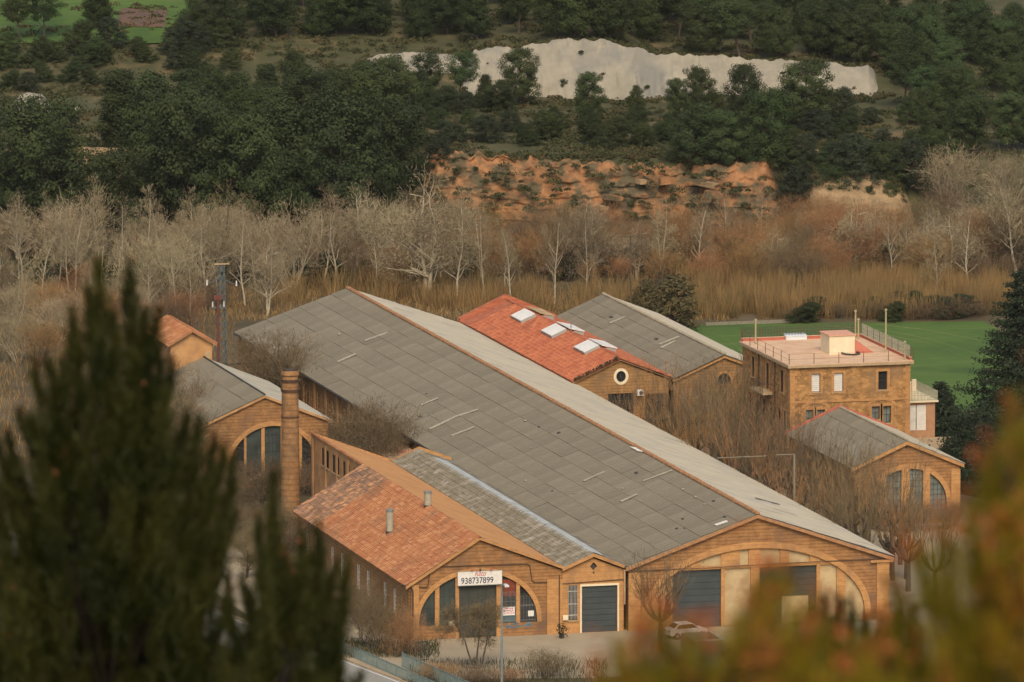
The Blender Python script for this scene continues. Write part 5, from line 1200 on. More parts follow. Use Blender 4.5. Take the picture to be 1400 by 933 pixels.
# prominent pines, each with its own words: base x, base y, height px, variant, width factor, label
for x, yb, h, k, sx, lab in (
    (713, 146, 84, 9, .95, 'dark full pine standing left of centre in front of the white rock face'),
    (663, 150, 50, 8, 1.2, 'low broad pine at the foot of the dark pine on the white rock face'),
    (806, 168, 72, 5, .8, 'lone round-topped pine in the middle before the white rock face'),
    (772, 134, 27, 4, .8, 'thin small greyish tree against the white rock between two pines'),
    (625, 146, 78, 10, .9, 'open pine with bare lower trunks at the left end of the white rock'),
    (583, 150, 82, 4, .9, 'grey-green pine second from the left end of the white rock'),
    (545, 160, 92, 0, .9, 'tall pine where the white rock strip begins on the left'),
    (928, 165, 60, 5, .85, 'young green pine rising against the right half of the white rock'),
    (968, 170, 82, 0, .75, 'slim round-headed pine against the white rock, left of a pair'),
    (1016, 178, 94, 1, .85, 'round-headed pine against the white rock, right of a pair'),
    (943, 228, 90, 6, 1.15, 'bright green spreading pine on the lip of the orange cliff'),
    (990, 232, 84, 5, 1.0, 'green pine leaning over the orange cliff right of the brightest pine'),
    (1040, 236, 118, 1, .9, 'dark tall pine above the right end of the orange cliff'),
    (1102, 180, 102, 9, 1.15, 'big ball-shaped pine covering the white rock, right of the middle'),
    (1236, 150, 84, 4, 1.1, 'pine with bare double trunk at the right end of the white rock'),
    (1258, 158, 70, 10, 1.0, 'small open pine close beside the double-trunked pine at the right'),
    (1148, 178, 60, 11, 1.0, 'dark low pine between the ball-shaped pine and the buff cliff'),
    (75, 330, 205, 1, .95, 'great dark rounded pine at the far left below the white outcrop'),
    (130, 340, 150, 0, 1.0, 'dark pine leaning out from behind the great pine at the far left'),
    (205, 290, 195, 3, .9, 'tall narrow dark pine right of the orange bank at the left'),
    (262, 330, 225, 0, .95, 'tallest pine of the left wood, in front of the small white outcrop'),
    (330, 345, 200, 9, .9, 'dark broad pine in the middle of the left wood'),
    (395, 320, 190, 3, 1.0, 'tall shaggy pine in the left wood above the pale bare poplars'),
    (455, 335, 215, 0, .95, 'big dark pine at the right side of the left wood'),
    (505, 300, 170, 1, .95, 'broad pine at the right edge of the left wood beside the orange cliff'),
    (135, 40, 75, 3, 1.0, 'dark pine between the two green patches of the hill field'),
    (250, 52, 32, 11, 1.3, 'low dark round bush-like tree at the lower edge of the hill field'),
    (28, 60, 80, 4, 1.0, 'thin pine with visible trunk on the green slope at the upper left corner'),
    (100, 78, 52, 0, 1.1, 'dark round pine below the hill field, left of the gap'),
    (285, 66, 62, 1, 1.1, 'dark pine at the right end of the hill field'),
    (12, 92, 48, 9, 1.2, 'dark pine at the left edge below the hill field'),
    (870, 150, 34, 7, 1.0, 'small low pine at the foot of the open right half of the white rock'),
    (60, 58, 74, 10, 1.0, 'second thin pine right of the one at the upper left corner')):
    p = hit(x, yb); place('pine_tree', PN[k], p, px_h(p, h), lab, 'pine', rot=R_.uniform(0, 6), sx=sx)
ONES = 'first second third fourth fifth sixth seventh eighth ninth tenth eleventh twelfth thirteenth fourteenth fifteenth sixteenth seventeenth eighteenth nineteenth'.split()
def nth(i):
    if i < 19: return ONES[i]
    t, u = divmod(i+1, 10); T_ = ('', '', 'twenty', 'thirty', 'forty', 'fifty')[t]
    return T_[:-1]+'ieth' if u == 0 else T_+'-'+ONES[u-1]
def scatter(rows, name, variants, label, cat, group, seed, wide=1.0):
    r = random.Random(seed); order = sorted(range(len(rows)), key=lambda i: -rows[i][3])
    for ri, (xa, xb, step, yb, h0, h1) in enumerate(rows):
        x = xa; num = 0; rank = order.index(ri)
        rown = 'front row' if rank == 0 else nth(rank)+' row back'
        while x < xb:
            xx = x+r.uniform(-.35, .35)*step; p = hit(xx, yb+r.uniform(-7, 7)); h = r.uniform(h0, h1)
            place(name, r.choice(variants), p, px_h(p, h), '%s, %s, %s from left' % (label, rown, nth(num)), cat, group, rot=r.uniform(0, 6), sx=wide*r.uniform(.85, 1.15)); x += step; num += 1
ALLP = [PN[i] for i in (0, 1, 2, 3, 4, 9, 8, 5)]
scatter([(285, 1370, 46, 52, 72, 100), (300, 1150, 44, 32, 70, 95), (290, 1080, 46, 6, 60, 85), (270, 1060, 46, -22, 60, 80), (260, 1100, 60, -50, 60, 80)], 'pine_tree', ALLP, 'dark pine above the white rock', 'pine', 'pines of the wood above the white rock', 31)
scatter([(980, 1380, 44, 82, 72, 92), (1180, 1420, 48, 96, 66, 84), (1250, 1450, 50, 130, 66, 86), (1290, 1460, 50, 170, 72, 92), (1275, 1450, 52, 208, 70, 92)], 'pine_tree', [PN[i] for i in (5, 0, 1, 9, 10, 6)], 'green pine crowding the upper right slope', 'pine', 'pines crowding the upper right slope', 32)
scatter([(215, 560, 50, 262, 95, 135), (170, 560, 52, 215, 90, 130), (300, 540, 50, 165, 80, 110), (-20, 120, 60, 292, 90, 120), (150, 560, 46, 305, 70, 110), (-30, 80, 50, 320, 90, 120)], 'pine_tree', [PN[i] for i in (0, 1, 3, 9, 2)], 'dark pine left of the orange cliff', 'pine', 'pines of the wood left of the cliff', 33)
scatter([(560, 1290, 40, 198, 26, 50), (590, 1270, 46, 176, 22, 40), (570, 700, 34, 160, 30, 50), (160, 300, 34, 72, 26, 48), (0, 140, 36, 88, 28, 48), (150, 330, 40, 92, 22, 44), (1060, 1300, 34, 236, 40, 64), (0, 170, 34, 118, 22, 36)], 'holm_oak', [PN[11], PN[7], PN[7]], 'low evergreen bush on scrubby slope', 'evergreen bush', 'evergreen bushes on the scrubby slopes', 34, 1.45)
scatter([(1085, 1240, 44, 300, 50, 90), (1150, 1260, 30, 262, 60, 88), (560, 640, 40, 260, 45, 70)], 'holm_oak', [PN[11], PN[1]], 'dark evergreen at the foot of the cliffs', 'evergreen tree', 'evergreens at the foot of the cliffs', 35)

# bare trees
BR = {'p1': bare(1, 'poplar', PALEB, PALET), 'p2': bare(2, 'poplar', PALEB, PALET), 'p3': bare(3, 'fine', PALEB, PALET), 's1': bare(4, 'spread', PALEB, PALET), 's2': bare(5, 'spread', DBRK, BRNT),
      'b1': bare(6, 'brush', DBRK, REDT), 'b2': bare(7, 'brush', DBRK, BRNT), 'b3': bare(8, 'brush', PALEB, PALET), 't1': bare(9, 'thicket', DBRK, REDT), 't2': bare(10, 'thicket', DBRK, BRNT), 'f1': bare(12, 'fine', DBRK, BRNT), 'b4': bare(13, 'brush', DBRK, REDT)}
for x, yb, h, k, sx, lab in (
    (585, 415, 205, 's1', 1.0, 'tall forked pale bare tree rising behind the long roof before the orange cliff'),
    (625, 420, 175, 'p1', 1.0, 'pale bare tree just right of the tall forked one'),
    (665, 418, 150, 'p3', .8, 'slender bare poplar left of the red roof peak'),
    (700, 422, 135, 'p2', .8, 'slender pale poplar with white trunk above the red roof peak'),
    (757, 420, 150, 'p1', .9, 'white-trunked poplar between the red roof and the farthest grey roof'),
    (800, 415, 140, 'p3', .9, 'pale bare poplar behind the far corner of the farthest grey roof'),
    (905, 395, 130, 'p3', .9, 'pale thin poplar over the olive bush behind the farthest grey roof'),
    (955, 385, 120, 'p2', .9, 'pale upright bare tree behind the left end of the low wall'),
    (1165, 385, 130, 's1', .8, 'whitish spreading bare tree standing behind the roof terrace'),
    (1195, 382, 118, 'p1', .9, 'whitish bare poplar right of the spreading tree behind the terrace'),
    (1325, 400, 120, 'p2', 1.0, 'leaning whitish tree trunk at the right edge of the green field'),
    (1282, 410, 105, 'p3', 1.0, 'pale bare tree at the right end of the reeds'),
    (1295, 280, 95, 'b3', 1.2, 'pale fan-shaped bare tree on the right against the dark pines'),
    (1375, 290, 98, 'b3', 1.1, 'bushy pale grey bare tree at the right edge of the picture'),
    (1345, 375, 130, 'b3', 1.2, 'hazy pale bare tree left above the tall dark conifer'),
    (1392, 385, 160, 'p2', 1.2, 'tall pale bare tree behind the top of the dark conifer'),
    (395, 400, 140, 'b3', .9, 'dense pale bare tree behind the left part of the long roof'),
    (460, 395, 135, 'p1', 1.1, 'pale bare tree behind the long roof, left of its peak'),
    (366, 432, 120, 's1', .8, 'crooked pale tree with thick trunk by the far corner of the long hall'),
    (335, 420, 140, 'p2', .9, 'pale bare tree just right of the lattice mast'),
    (280, 410, 130, 'p1', 1.0, 'pale bare tree left of the lattice mast'),
    (95, 400, 100, 'p3', 1.2, 'pale bare tree over the peak of the near pine at the far left'),
    (225, 420, 125, 'b3', 1.0, 'pale bushy bare tree above the orange turret roof'),
    (20, 430, 100, 'p2', 1.2, 'pale bare tree at the left edge of the picture')):
    p = hit(x, yb); place('bare_tree', BR[k], p, px_h(p, h), lab, 'bare tree', rot=R_.uniform(0, 6), sx=sx)
PB = [BR[k] for k in ('p1', 'p2', 'p3', 's1', 'f1', 'b3')]; BB = [BR[k] for k in ('b1', 'b2', 't1', 't2', 'b4', 'f1')]
scatter([(-10, 520, 40, 395, 85, 150), (-10, 540, 36, 372, 75, 140), (20, 560, 40, 352, 60, 110), (-10, 330, 40, 430, 80, 120)], 'bare_tree', [BR[k] for k in ('p1', 'p2', 'p3', 's1', 'p1', 'p2', 'f1', 'b3')], 'greyish bare tree of the left riverside belt', 'bare tree', 'bare trees of the left riverside belt', 41)
scatter([(540, 1400, 40, 385, 60, 125), (560, 1400, 40, 358, 50, 110), (860, 1400, 50, 352, 48, 75)], 'bare_tree', [BR[k] for k in ('p1', 'p3', 's1')]+BB[:2]+[BR['b4']], 'brownish bare tree below the cliffs', 'bare tree', 'bare trees of the right riverside belt', 42)
scatter([(520, 1400, 36, 392, 35, 88), (540, 1420, 33, 372, 40, 90), (560, 1420, 33, 350, 36, 88), (850, 1420, 34, 336, 36, 82), (1090, 1420, 34, 322, 36, 84)], 'russet_shrub', BB, 'russet leafless shrub below the cliffs', 'bare shrub', 'russet shrubs of the riverside thicket', 43)
scatter([(-20, 560, 42, 385, 32, 75), (-20, 560, 40, 362, 32, 72), (-20, 560, 40, 342, 30, 68), (-20, 300, 34, 425, 50, 75), (-20, 280, 36, 460, 60, 85), (-20, 260, 40, 500, 60, 90)], 'grey_shrub', [BR['b2'], BR['t2'], BR['b3'], BR['b1']], 'grey brown shrub of the left thicket', 'bare shrub', 'grey shrubs of the left thicket', 44)
# olive bush behind the farthest grey roof and dark bushes at the field edge
OL = pine(20, 'low', material('olive_leaves', (.11, .085, .035), (.075, .068, .03), .5, rough=.9), 6000, .3)
for x, yb, h, sx, lab in ((915, 455, 82, 1.3, 'big olive brown round bush right behind the farthest grey roof'), (880, 430, 50, 1.2, 'smaller olive bush left of the big olive round bush')):
    p = hit(x, yb); place('round_bush', OL, p, px_h(p, h), lab, 'bush', sx=sx)
scatter([(1085, 1165, 16, 437, 20, 30), (1185, 1340, 15, 435, 24, 38), (1190, 1340, 17, 424, 22, 34)], 'dark_bush', [PN[11], BR['t2'], PN[7]], 'dark hedge bush beyond the green field', 'bush', 'dark bushes along the field edge', 45, 1.9)
scatter([(540, 1400, 34, 380, 24, 46), (-10, 540, 34, 388, 24, 46), (560, 1400, 40, 362, 24, 44), (-10, 540, 40, 350, 30, 52)], 'holm_oak', [PN[11], PN[7]], 'low dark evergreen among the riverside trees', 'evergreen bush', 'dark evergreens of the riverside belt', 47, 1.5)

# court trees between the buildings: pollarded planes with long upright shoots
PO = [pollard(1, DBRK, BRNT, 48), pollard(2, DBRK, REDT, 54, 5), pollard(3, DBRK, BRNT, 66, 5.5), pollard(5, DBRK, BRNT, 150, 4.6)]
r = random.Random(5)
CT = {}
for X, Y in [(29.5, y) for y in range(20, 112, 6)]+[(33.5, y) for y in range(16, 114, 5)]+[(37.0, y) for y in range(30, 84, 6)]+[(40, y) for y in range(84, 116, 5)]+[(37.5, 92), (38.5, 100), (38, 108), (43, 112), (46, 110)]+[(38.5, 44), (34, 10), (36, 24)]:
    CT[X] = CT.get(X, -1)+1; CT['c'] = CT.get('c', -1)+(X not in (29.5, 33.5, 37.0, 40)); side_ = {29.5: 'row nearest the long hall', 33.5: 'middle row of the court', 37.0: 'row nearest the small arched hall', 40: 'row beside the tall house'}.get(X, 'near corner of the court')
    place('pollarded_tree', PO[r.randrange(3)], (X+r.uniform(-.8, .8), Y+r.uniform(-2, 2), 0), 10*r.uniform(.85, 1.25), 'leafless pollarded tree, %s, %s from the front' % (side_, nth(CT[X] if side_[0] != 'n' else CT['c'])), 'pollarded tree', 'pollarded trees of the court', rot=r.uniform(0, 6))
scatter([(985, 1180, 22, 655, 44, 62), (880, 1000, 24, 600, 40, 60), (1080, 1330, 26, 722, 34, 50)], 'court_shrub', [BR['t2'], BR['b2'], BR['t1']], 'leafless brown shrub under the pollards', 'bare shrub', 'shrubs under the pollarded trees', 46)
for x, yb, h, k, lab in ((903, 892, 150, PO[3], 'thick-knuckled pollarded tree with upright shoots in front of the left big door'),):
    p = gz(x, yb); place('pollarded_tree', k, p, px_h(p, h), lab, 'pollarded tree', rot=1.0)
for X, Y, h, k, lab in ((-1.8, 98, 8.8, 'f1', 'bare tree with three dark stems growing from the shed roof court, left one'), (-4.6, 93, 9.5, 'f1', 'bare dark tree in the court between chimney and long hall'), (-2.6, 86, 9, 'f1', 'bushy bare tree nearest the eave of the long hall in the small court'),
                        (-3.2, 140, 11, 'f1', 'wide bare tree spreading over the far left corner of the long roof'), (-4, 152, 9.5, 'f1', 'bare brown tree beside the far side windows of the long hall'), (-20.3, 112, 12, 'b2', 'brown bare tree rising over the left eave of the pale shed roof'), (-18.6, 120, 12.5, 'f1', 'bare tree before the orange turret wall'), (-22, 96, 11.5, 'b2', 'bushy dark bare tree at the left corner of the arched shed'), (-24.5, 100, 10.5, 's2', 'bare tree left of the pale shed roof, next to the near pine'),
                        (-20, 106, 9.5, 'f1', 'bare tree crossing the left slope of the pale shed roof'), (-3.0, 90, 11.5, 't2', 'broad dark bare tree spreading over the edge of the long roof'), (-6, 88, 11, 'b2', 'bare tree with fanned dark stems behind the chimney'), (-2.5, 92, 10.5, 'b2', 'dense dark bare tree against the side wall of the long hall'), (-5, 84, 7.5, 'b2', 'twiggy bare tree over the patched shed roof'), (-2.5, 140, 12, 'b2', 'fuller bare tree at the far eave of the long hall, right of the first'), (-1.5, 146, 11, 'b2', 'dense bare tree rising beside the far windows, over the roof edge'), (-21.5, 110, 11, 'b3', 'pale twiggy bare tree over the left slope of the pale shed roof'),
                        (-3.6, 76, 6.5, 't2', 'brown bramble thicket filling the court behind the orange slope'), (-9.5, 75, 6.0, 't2', 'low brown thicket along the upper edge of the orange slope'), (-11, 78, 6.5, 'b2', 'leafless bush between the arched shed and the wing wall')):
    place('bare_tree', BR[k], (X, Y, 0), h, lab, 'bare tree', rot=X)
r = random.Random(12)
for i, (X, Y) in enumerate([(-18.5, 91), (-16, 88), (-13, 90), (-10.5, 92), (-17.5, 82), (-20.5, 86), (-22, 78), (-19.5, 74), (-24, 70), (-21, 64), (-18.8, 60), (-23, 56), (-27, 62), (-26, 50), (-24.6, 42), (-25.5, 34), (-24.8, 26), (-25.5, 18), (-24.4, 10), (-29, 40), (-29, 24), (-30, 54), (-30, 74), (-27, 84), (-32, 66)]):
    place('grey_shrub', BR[('t2', 'b2', 'f1', 't2', 's2')[i % 5]], (X, Y, 0), r.uniform(3.6, 6.2), 'leafless grey brown shrub by chimney and workshop side, %s counted from behind' % nth(i), 'bare shrub', 'shrubs around the chimney foot', rot=r.uniform(0, 6), sx=1.3)
# shrubs and small trees at the front
for x, yb, h, k, sx, lab in ((520, 893, 92, 't2', .9, 'dense dark bare hedge bush at the left corner of the workshop'), (497, 885, 90, 'b2', .9, 'dark bare bush left of the hedge at the workshop corner'), (548, 898, 80, 't1', .8, 'brown bare bush next to the barred gate'),
                            (746, 927, 48, 't2', 1.5, 'round dome of bare twigs in the yard right of the lamp post'), (600, 930, 28, 't1', 2.4, 'low reddish bare bush behind the green fence'), (655, 935, 28, 't2', 2.4, 'low dark bush at the foot of the three-stemmed tree'), (700, 936, 24, 'b1', 2.4, 'low bush just right of the lamp post foot')):
    p = gz(x, yb); place('bare_shrub', BR[k], p, px_h(p, h), lab, 'bare shrub', rot=x, sx=sx)
rg = np.random.RandomState(77); thick = []; thin = []
for k, dx in enumerate((-1.0, 0, 1.0)):
    p_ = np.array([dx*.25, 0, 0.]); d = unit(np.array([dx*.42, rg.normal()*.1, 1.])); r0 = .13
    for i in range(4): 
        q = p_+d*1.15; thick.append((p_, q, r0, r0*.82)); r0 *= .82; p_ = q; d = unit(d+rg.normal(size=3)*.08)
    def g(p, d, L, r, k):
        for i in range(2):
            d = unit(d+rg.normal(size=3)*.2); q = p+d*L/2; (thick if r > .03 else thin).append((p, q, r, r*.8)); p = q
            if k: [g(p, unit(d+rg.normal(size=3)*.75+[0, 0, .05]), L*.7, r*.55, k-1) for _ in range(4)]
    for _ in range(4): g(p_, unit(d+rg.normal(size=3)*.7), 1.7, .055, 3)
V1, F1 = tubes_mesh(thick, 6); V2_, F2 = twig_mesh([(a, b, max(r, .016), 0) for a, b, r, _ in thin], rg)
p = gz(652, 915); place('bare_tree', (tri_mesh('trunk', V1, F1, [DBRK]), tri_mesh('crown', V2_, F2, [BRNT])), p, 10*.86, 'small bare tree with three dark stems in front of the arched doorway', 'bare tree')
# ivy tufts on the ridge of the red hall
C_ = np.stack([rg.uniform(26.5, 31.5, 260), rg.uniform(119.3, 120, 260), rg.uniform(0, 1, 260)], 1); C_[:, 2] = 6.9+(C_[:, 0]-26.5)*.46+rg.uniform(0, .25, 260)
V, T = tufts(C_, .2, rg); link('gable_weeds', tri_mesh('gable_weeds', V, T, [IVY]), kind='stuff')

# reeds, scrub, rough grass: what nobody could count
def blades(name, pts, h0, h1, wdt, mat, seed, lean=.12):
    rg = np.random.RandomState(seed); n = len(pts); P = np.array(pts); h = rg.uniform(h0, h1, n)
    a = rg.uniform(0, 2*pi, n); A_ = np.stack([np.cos(a), np.sin(a), a*0], 1)*wdt; tip = P+np.stack([rg.normal(size=n)*lean*h, rg.normal(size=n)*lean*h, h], 1)
    m_ = (P+tip)/2+rg.normal(size=(n, 3))*.05
    V = np.stack([P-A_*.6, P+A_*.6, m_+A_, m_-A_, tip], 1).reshape(-1, 3); b_ = np.arange(n)[:, None]*5
    T = np.concatenate([b_+[0, 1, 2], b_+[0, 2, 3], b_+[3, 2, 4]], 0); return link(name, tri_mesh(name, V, T, [mat]), kind='stuff')
def band(poly, n, seed):
    """random ground points in a pixel band (x0, x1, y0, y1) of the valley floor"""
    rg = np.random.RandomState(seed); out = []
    for x0, x1, y0, y1, k in poly:
        for _ in range(int(n*k)):
            p = gz(rg.uniform(x0, x1), rg.uniform(y0, y1)); u, d = ud(p); out.append((p.x, p.y, float(H(u, d))))
    return out
def reed_pts():
    rg = np.random.RandomState(1); out = []
    for x0, x1, y0, y1, k in ((925, 1390, 376, 437, .95), (540, 700, 400, 426, .08), (700, 880, 404, 432, .09), (380, 560, 394, 418, .05)):
        c = 0
        while c < 42000*k:
            p = gz(rg.uniform(x0, x1), rg.uniform(y0, y1)); u, d = ud(p)
            if vnoise(u/2.2+5, d/5+3) < .32+.25*rg.rand(): c += .3; continue
            out.append((p.x, p.y, float(H(u, d)))); c += 1
    return out
blades('reed_bed', reed_pts(), 1.2, 3.9, .03, REED, 1, .2)
def clumps(name, cent, rad, per, size, mat, seed, flat=.6):
    rg = np.random.RandomState(seed); C = np.repeat(np.array(cent), per, 0); n = len(C); R = np.repeat(np.array(rad), per)
    v = rg.normal(size=(n, 3)); v /= np.linalg.norm(v, axis=1)[:, None]; v *= (R*rg.uniform(.5, 1.05, n))[:, None]; v[:, 2] = np.abs(v[:, 2])*flat
    V, T = tufts(C+v, size, rg, aspect=.5); return link(name, tri_mesh(name, V, T, [mat]), kind='stuff')
rg = np.random.RandomState(8); cent = []; rad = []
for _ in range(4600):
    u = rg.uniform(-72, 72); d = rg.uniform(1205, 1276) if rg.rand() < .62 else rg.uniform(1284, 1325)
    if -1 < u < 0: continue
    if vnoise(u/5+9, d/5) < .3: continue
    p = world(u, d); cent.append(tuple(p)); rad.append(rg.uniform(.4, 1.3))
clumps('hillside_scrub', cent, rad, 50, .3, BUSH, 3)
cent = []; rad = []
for _ in range(420):
    x = rg.uniform(575, 1240); u = ux(x); d = rg.uniform(1202.5, 1206.5); p = world(u, d); cent.append((p.x, p.y, p.z+.2)); rad.append(rg.uniform(.4, 1.1))
for _ in range(170):
    x = rg.uniform(580, 1060); u = ux(x); v = rg.uniform(.15, .95); p = world(u, 1194.6+7*v**1.3, 1+9*v); cent.append(tuple(p)); rad.append(rg.uniform(.3, 1.2))
for _ in range(260):
    u = rg.uniform(-7.5, 50.5); p = world(u, rg.uniform(1283.5, 1286)); cent.append((p.x, p.y, p.z+.1)); rad.append(rg.uniform(.3, .9))
for _ in range(12):
    u = rg.uniform(-7.5, 50.5); v = rg.rand()**2; p = world(u, 1276.2+5.4*v); p.z = float(H(u, 1275.5))+white_h(u)*v; cent.append(tuple(p)); rad.append(rg.uniform(.2, .6))
clumps('cliff_scrub', cent, rad, 60, .26, BUSH, 4, .7)
# fallen blocks at the foot of the orange cliff and strata slabs
rg2 = random.Random(3)
lx = [rg2.uniform(820, 1065) for _ in range(7)]; rk = [sorted(lx).index(v) for v in lx]
for i in range(7):
    x = lx[i]; u = ux(x); v = rg2.uniform(.35, .8); p = world(u, 1191.0+12.5*v**1.3, 1.2+8.5*v)
    m = MB(); a_ = rg2.uniform(.5, 1.5); b_ = rg2.uniform(.2, .45); yw = rg2.uniform(-.4, .4)
    m.prism([[(-a_, -b_), (a_*.9, -b_*1.1), (a_, b_*.6), (a_*.3, b_*1.1), (-a_*.8, b_)]], -.7, .9)
    o = m.build('rock_ledge', ORCK if i % 3 else BRCK, base=(0, 0, 0)); o.location = p; o.rotation_euler = (0, rg2.uniform(-.15, .15), -YAW+yw); tag(o, 'blocky sandstone ledge of the orange cliff, %s counted from left' % nth(rk[i]), 'rock', 'sandstone ledges of the orange cliff')
blades('yard_weeds', band([(560, 830, 905, 945, .5), (470, 600, 878, 900, .3), (980, 1200, 640, 720, .2)], 5000, 6), .25, .8, .03, BUSH, 6, .3)
blades('dry_grass', band([(-50, 320, 420, 640, .45), (300, 560, 395, 440, .2), (500, 1000, 395, 440, .35)], 16000, 9), .4, 1.3, .05, REED, 7, .3)

# dark conifer at the right
def conifer(seed, h, wid, n):
    rg = np.random.RandomState(seed); S = [(np.array([0, 0, z*h/12.]), np.array([0, 0, (z+1)*h/12.]), .45*(1-z/12.5), .45*(1-(z+1)/12.5)) for z in range(12)]; C = []
    nb = 150
    for i in range(nb):
        t = .06+.93*i/nb; z = h*t; az = i*2.4+rg.uniform(-.3, .3); R = wid*(1-t)**.72*rg.uniform(.7, 1.1)+.25; dr = -.12
        e = np.array([cos(az)*R, sin(az)*R, z+R*.12]); b = np.array([0, 0, z]); S.append((b, e, .1*(1-t)+.03, .02))
        k = int(n*R/wid/nb*2.2); q = rg.uniform(.25, 1.02, k)[:, None]; P = b+(e-b)*q
        w_ = (.14+.2*R*(1-np.abs(q-.6)))*.9; P = P+rg.normal(size=(k, 3))*w_*[.8, .8, .22]; P[:, 2] -= rg.uniform(0, .35, k); C.append(P)
    C = np.concatenate(C); V, T = tufts(C, .3, rg, aspect=.35); V1, F1 = tubes_mesh(S, 5)
    return tri_mesh('trunk', V1, F1, [PBARK]), tri_mesh('crown', V, T, [DARKC])
for x, yb, yt, wid, lab in ((1398, 690, 362, 10.2, 'tall dark spreading conifer at the right edge beside the terrace house'), (1315, 668, 560, 3.6, 'lower dark conifer under the branches of the tall one'), (1285, 600, 520, 3.0, 'dark evergreen behind the annex at the edge of the green field')):
    p = gz(x, yb); h = px_h(p, yb-yt); ms = conifer(int(x), h, wid, 42000 if wid > 5 else 7000); t = thing('dark_conifer', lab, 'conifer', tuple(p)); link('trunk', ms[0], t); link('crown', ms[1], t)

# ================================================================== near pines on the photographer's hill (out of focus)
def near_pine(name, label, x, d, env, rows, hw, plen, needle, nwid, ncol, tip, seed, per=44, sh=34, slen=(.2, .55), gap=20, reach=1.0, ybot=1010, fan=.22, top_var=.22):
    """a pine crown of upright plumes; env gives the height of its outline (photo x, y), rows how many tiers of plumes below it"""
    rg = np.random.RandomState(seed); u = (x-700)/FPX*d*1.01; base = world(u, d); base = Vector((base.x, base.y, base.z-.3))
    t = thing(name, label, 'pine', tuple(base)); S = []
    def P(px, py, dd): r = ray(px, py); k = dd/sqrt(r.x**2+r.y**2); return np.array(CAM+r*k-base)
    root = np.zeros(3); ex = [e[0] for e in env]; ey = [e[1] for e in env]
    ax = P(x, min(max(ey)+60, 990), d); S += [(root, ax*.55, .15, .12), (ax*.55, ax, .12, .07)]
    A_, B_, tips = [], [], []
    for k in range(rows):
        px = ex[0]+rg.uniform(0, gap)
        while px < ex[-1]:
            ya = np.interp(px, ex, ey)+k*plen*.42+rg.uniform(-.1, .45)*plen*(1 if k else top_var)
            if ya < ybot:
                dd = d+rg.uniform(-reach, reach)*(.3+.5*(k > 0)); top = P(px, ya, dd); L_ = plen*rg.uniform(.8, 1.25); tl = (x-px)*fan*rg.uniform(.5, 1.4)+rg.normal()*5; bot = P(px+tl, ya+L_, dd)
                j = ax*.25+bot*.75; S += [(ax, j, .016, .012), (j, bot, .012, .012), (bot, top, .012, .006)]
                W = hw*rg.uniform(.75, 1.25)/FPX*d
                for i in range(sh):
                    s = i/sh*rg.uniform(.92, 1.02); c = top+(bot-top)*s; wd = W*min(1, s*1.6+.12)
                    az = rg.uniform(0, 2*pi); rr = wd*sqrt(rg.uniform(0, 1)); o = np.array([cos(az)*rr, sin(az)*rr, 0])
                    p = c+o; dirn = unit(o/(wd+.02)*.42+(top-bot)/np.linalg.norm(top-bot)+rg.normal(size=3)*.17); L = rg.uniform(*slen)*(1 if i > 2 else .7)
                    p = p-dirn*L*.8; A_.append(p); B_.append(p+dirn*L); tips.append((p+dirn*L, (i < 2 and k == 0) or rg.rand() < tip[1]))
            px += gap*rg.uniform(.7, 1.3)
    A_, B_ = np.array(A_), np.array(B_); n = len(A_); D = (B_-A_)
    q = rg.uniform(0, 1, (n, per, 1)); O = A_[:, None]+D[:, None]*q; dn = D/np.linalg.norm(D, axis=1)[:, None]
    side = rg.normal(size=(n, per, 3)); side -= dn[:, None]*(side*dn[:, None]).sum(-1, keepdims=True); side /= np.linalg.norm(side, axis=-1, keepdims=True)
    nd = dn[:, None]*rg.uniform(.8, 1.5, (n, per, 1))+side*.7; nd /= np.linalg.norm(nd, axis=-1, keepdims=True)
    E = O+nd*needle*rg.uniform(.7, 1.2, (n, per, 1)); wv = np.cross(nd, rg.normal(size=nd.shape)); wv /= np.linalg.norm(wv, axis=-1, keepdims=True); wv *= nwid
    V = np.stack([O-wv, O+wv, E], 2).reshape(-1, 3); T = np.arange(len(V)).reshape(-1, 3)
    link('needles', tri_mesh('needles', V, T, [ncol]), t, kind='stuff')
    V1, F1 = tubes_mesh(S, 5); link('branches', tri_mesh('branches', V1, F1, [NBARK]), t)
    tp = np.array([p for p, k in tips if k]); C = np.repeat(tp, 6, 0)+rg.normal(size=(len(tp)*6, 3))*[.02, .02, .05]; V, T = tufts(C, tip[2], rg); link('buds', tri_mesh('buds', V, T, [tip[0]]), t, kind='stuff')
    return t
NBARK = material('near_bark', (.05, .035, .022), (.03, .024, .018), 3, rough=.9)
ND = material('near_needles', (.026, .034, .005), (.078, .080, .012), 1.6, rough=.6, translucent=.4)
NO = material('olive_needles', (.42, .31, .02), (.21, .195, .016), 2.0, (.46, .17, .025), 1.4, rough=.6, translucent=.5, lo3=.55, hi3=.7)
NM = material('dark_green_needles', (.022, .040, .008), (.055, .070, .012), 3, rough=.6, translucent=.3)
BUD = material('red_brown_bud', (.17, .06, .02), (.10, .04, .015), 5, rough=.7)
ORB = material('orange_bud', (.30, .085, .02), (.20, .06, .015), 5, rough=.7)
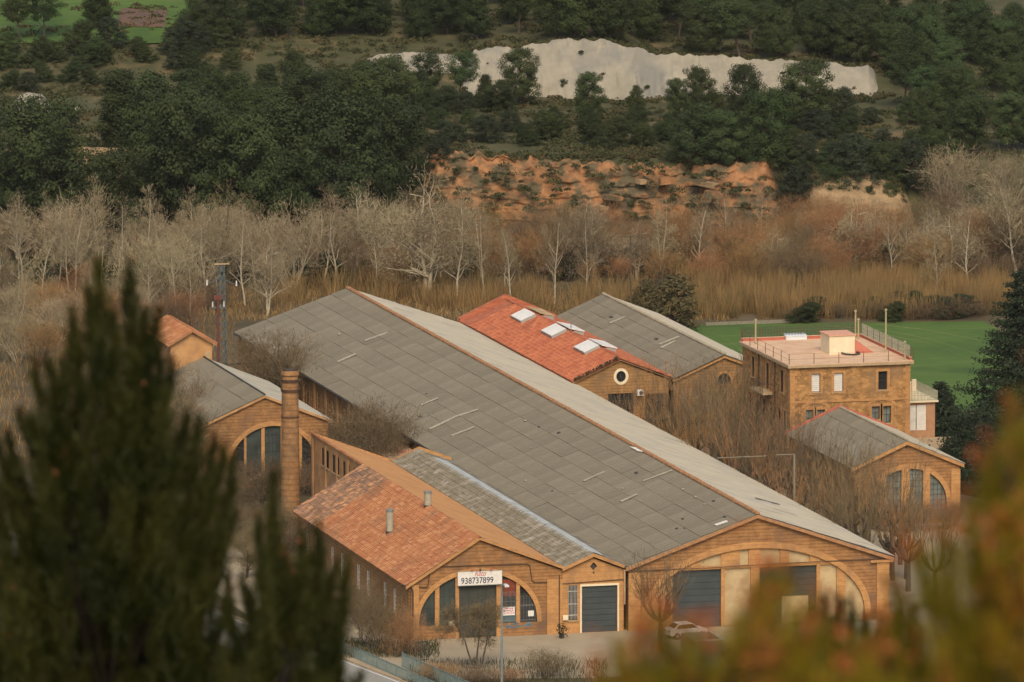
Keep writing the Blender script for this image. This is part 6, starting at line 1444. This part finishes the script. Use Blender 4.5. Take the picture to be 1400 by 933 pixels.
near_pine('near_pine', 'large dark green pine out of focus, filling the left foreground', 150, 72,
          [(-30, 600), (10, 585), (40, 520), (60, 470), (78, 520), (98, 425), (118, 400), (137, 345), (152, 420), (168, 400), (182, 345), (194, 420), (213, 420), (232, 480), (250, 560), (266, 560), (290, 600), (322, 625), (338, 760), (330, 860), (350, 930)],
          9, 19, 165, .105, .0042, ND, (BUD, .012, .03), 5, per=46, sh=38, gap=18, fan=.3)
near_pine('near_pine', 'smaller blurred pine with upright dark plumes, between the near big pine and the workshop', 400, 68,
          [(295, 830), (330, 800), (352, 720), (374, 642), (392, 770), (406, 702), (424, 775), (441, 692), (456, 780), (467, 745), (492, 840)],
          6, 12, 130, .10, .0042, ND, (BUD, .012, .03), 6, per=40, sh=30, gap=20)
near_pine('near_pine', 'blurred dark green pine top before the right end of the long hall', 1180, 60,
          [(1098, 880), (1140, 800), (1158, 850), (1173, 812), (1192, 870), (1210, 830), (1225, 850), (1239, 795), (1266, 870)],
          6, 13, 110, .09, .0042, NM, (ORB, .02, .03), 7, per=42, sh=32, gap=17)
near_pine('near_pine', 'heavily blurred olive and orange pine boughs filling the right edge', 1370, 31,
          [(1200, 860), (1235, 775), (1270, 735), (1310, 715), (1345, 660), (1365, 600), (1385, 540), (1410, 535), (1440, 510)],
          9, 30, 130, .07, .0030, NO, (ORB, .09, .034), 8, per=26, sh=22, slen=(.10, .2), gap=31, reach=.5)
near_pine('near_pine', 'heavily blurred low olive and orange pine boughs before the big doors of the long hall', 960, 30,
          [(822, 910), (845, 870), (885, 840), (910, 835), (940, 860), (985, 875), (1010, 850), (1035, 795), (1060, 765), (1085, 790), (1110, 830), (1150, 870), (1210, 870)],
          4, 24, 100, .06, .0027, NO, (ORB, .10, .034), 9, per=22, sh=16, slen=(.08, .16), gap=25, reach=.5)

# ================================================================== the air of the valley
hz = MB(); hz.box(-1100, 1500, -1000, 1500, -2, 168)
m_ = bpy.data.materials.new('valley_air'); m_.use_nodes = True; nt = m_.node_tree; nt.nodes.remove(nt.nodes['Principled BSDF'])
pv = nt.nodes.new('ShaderNodeVolumePrincipled'); pv.inputs['Color'].default_value = (.84, .90, .86, 1); pv.inputs['Density'].default_value = .000016; pv.inputs['Anisotropy'].default_value = 0
nt.links.new(pv.outputs[0], nt.nodes['Material Output'].inputs['Volume'])
hz.build('haze', m_, kind='stuff')
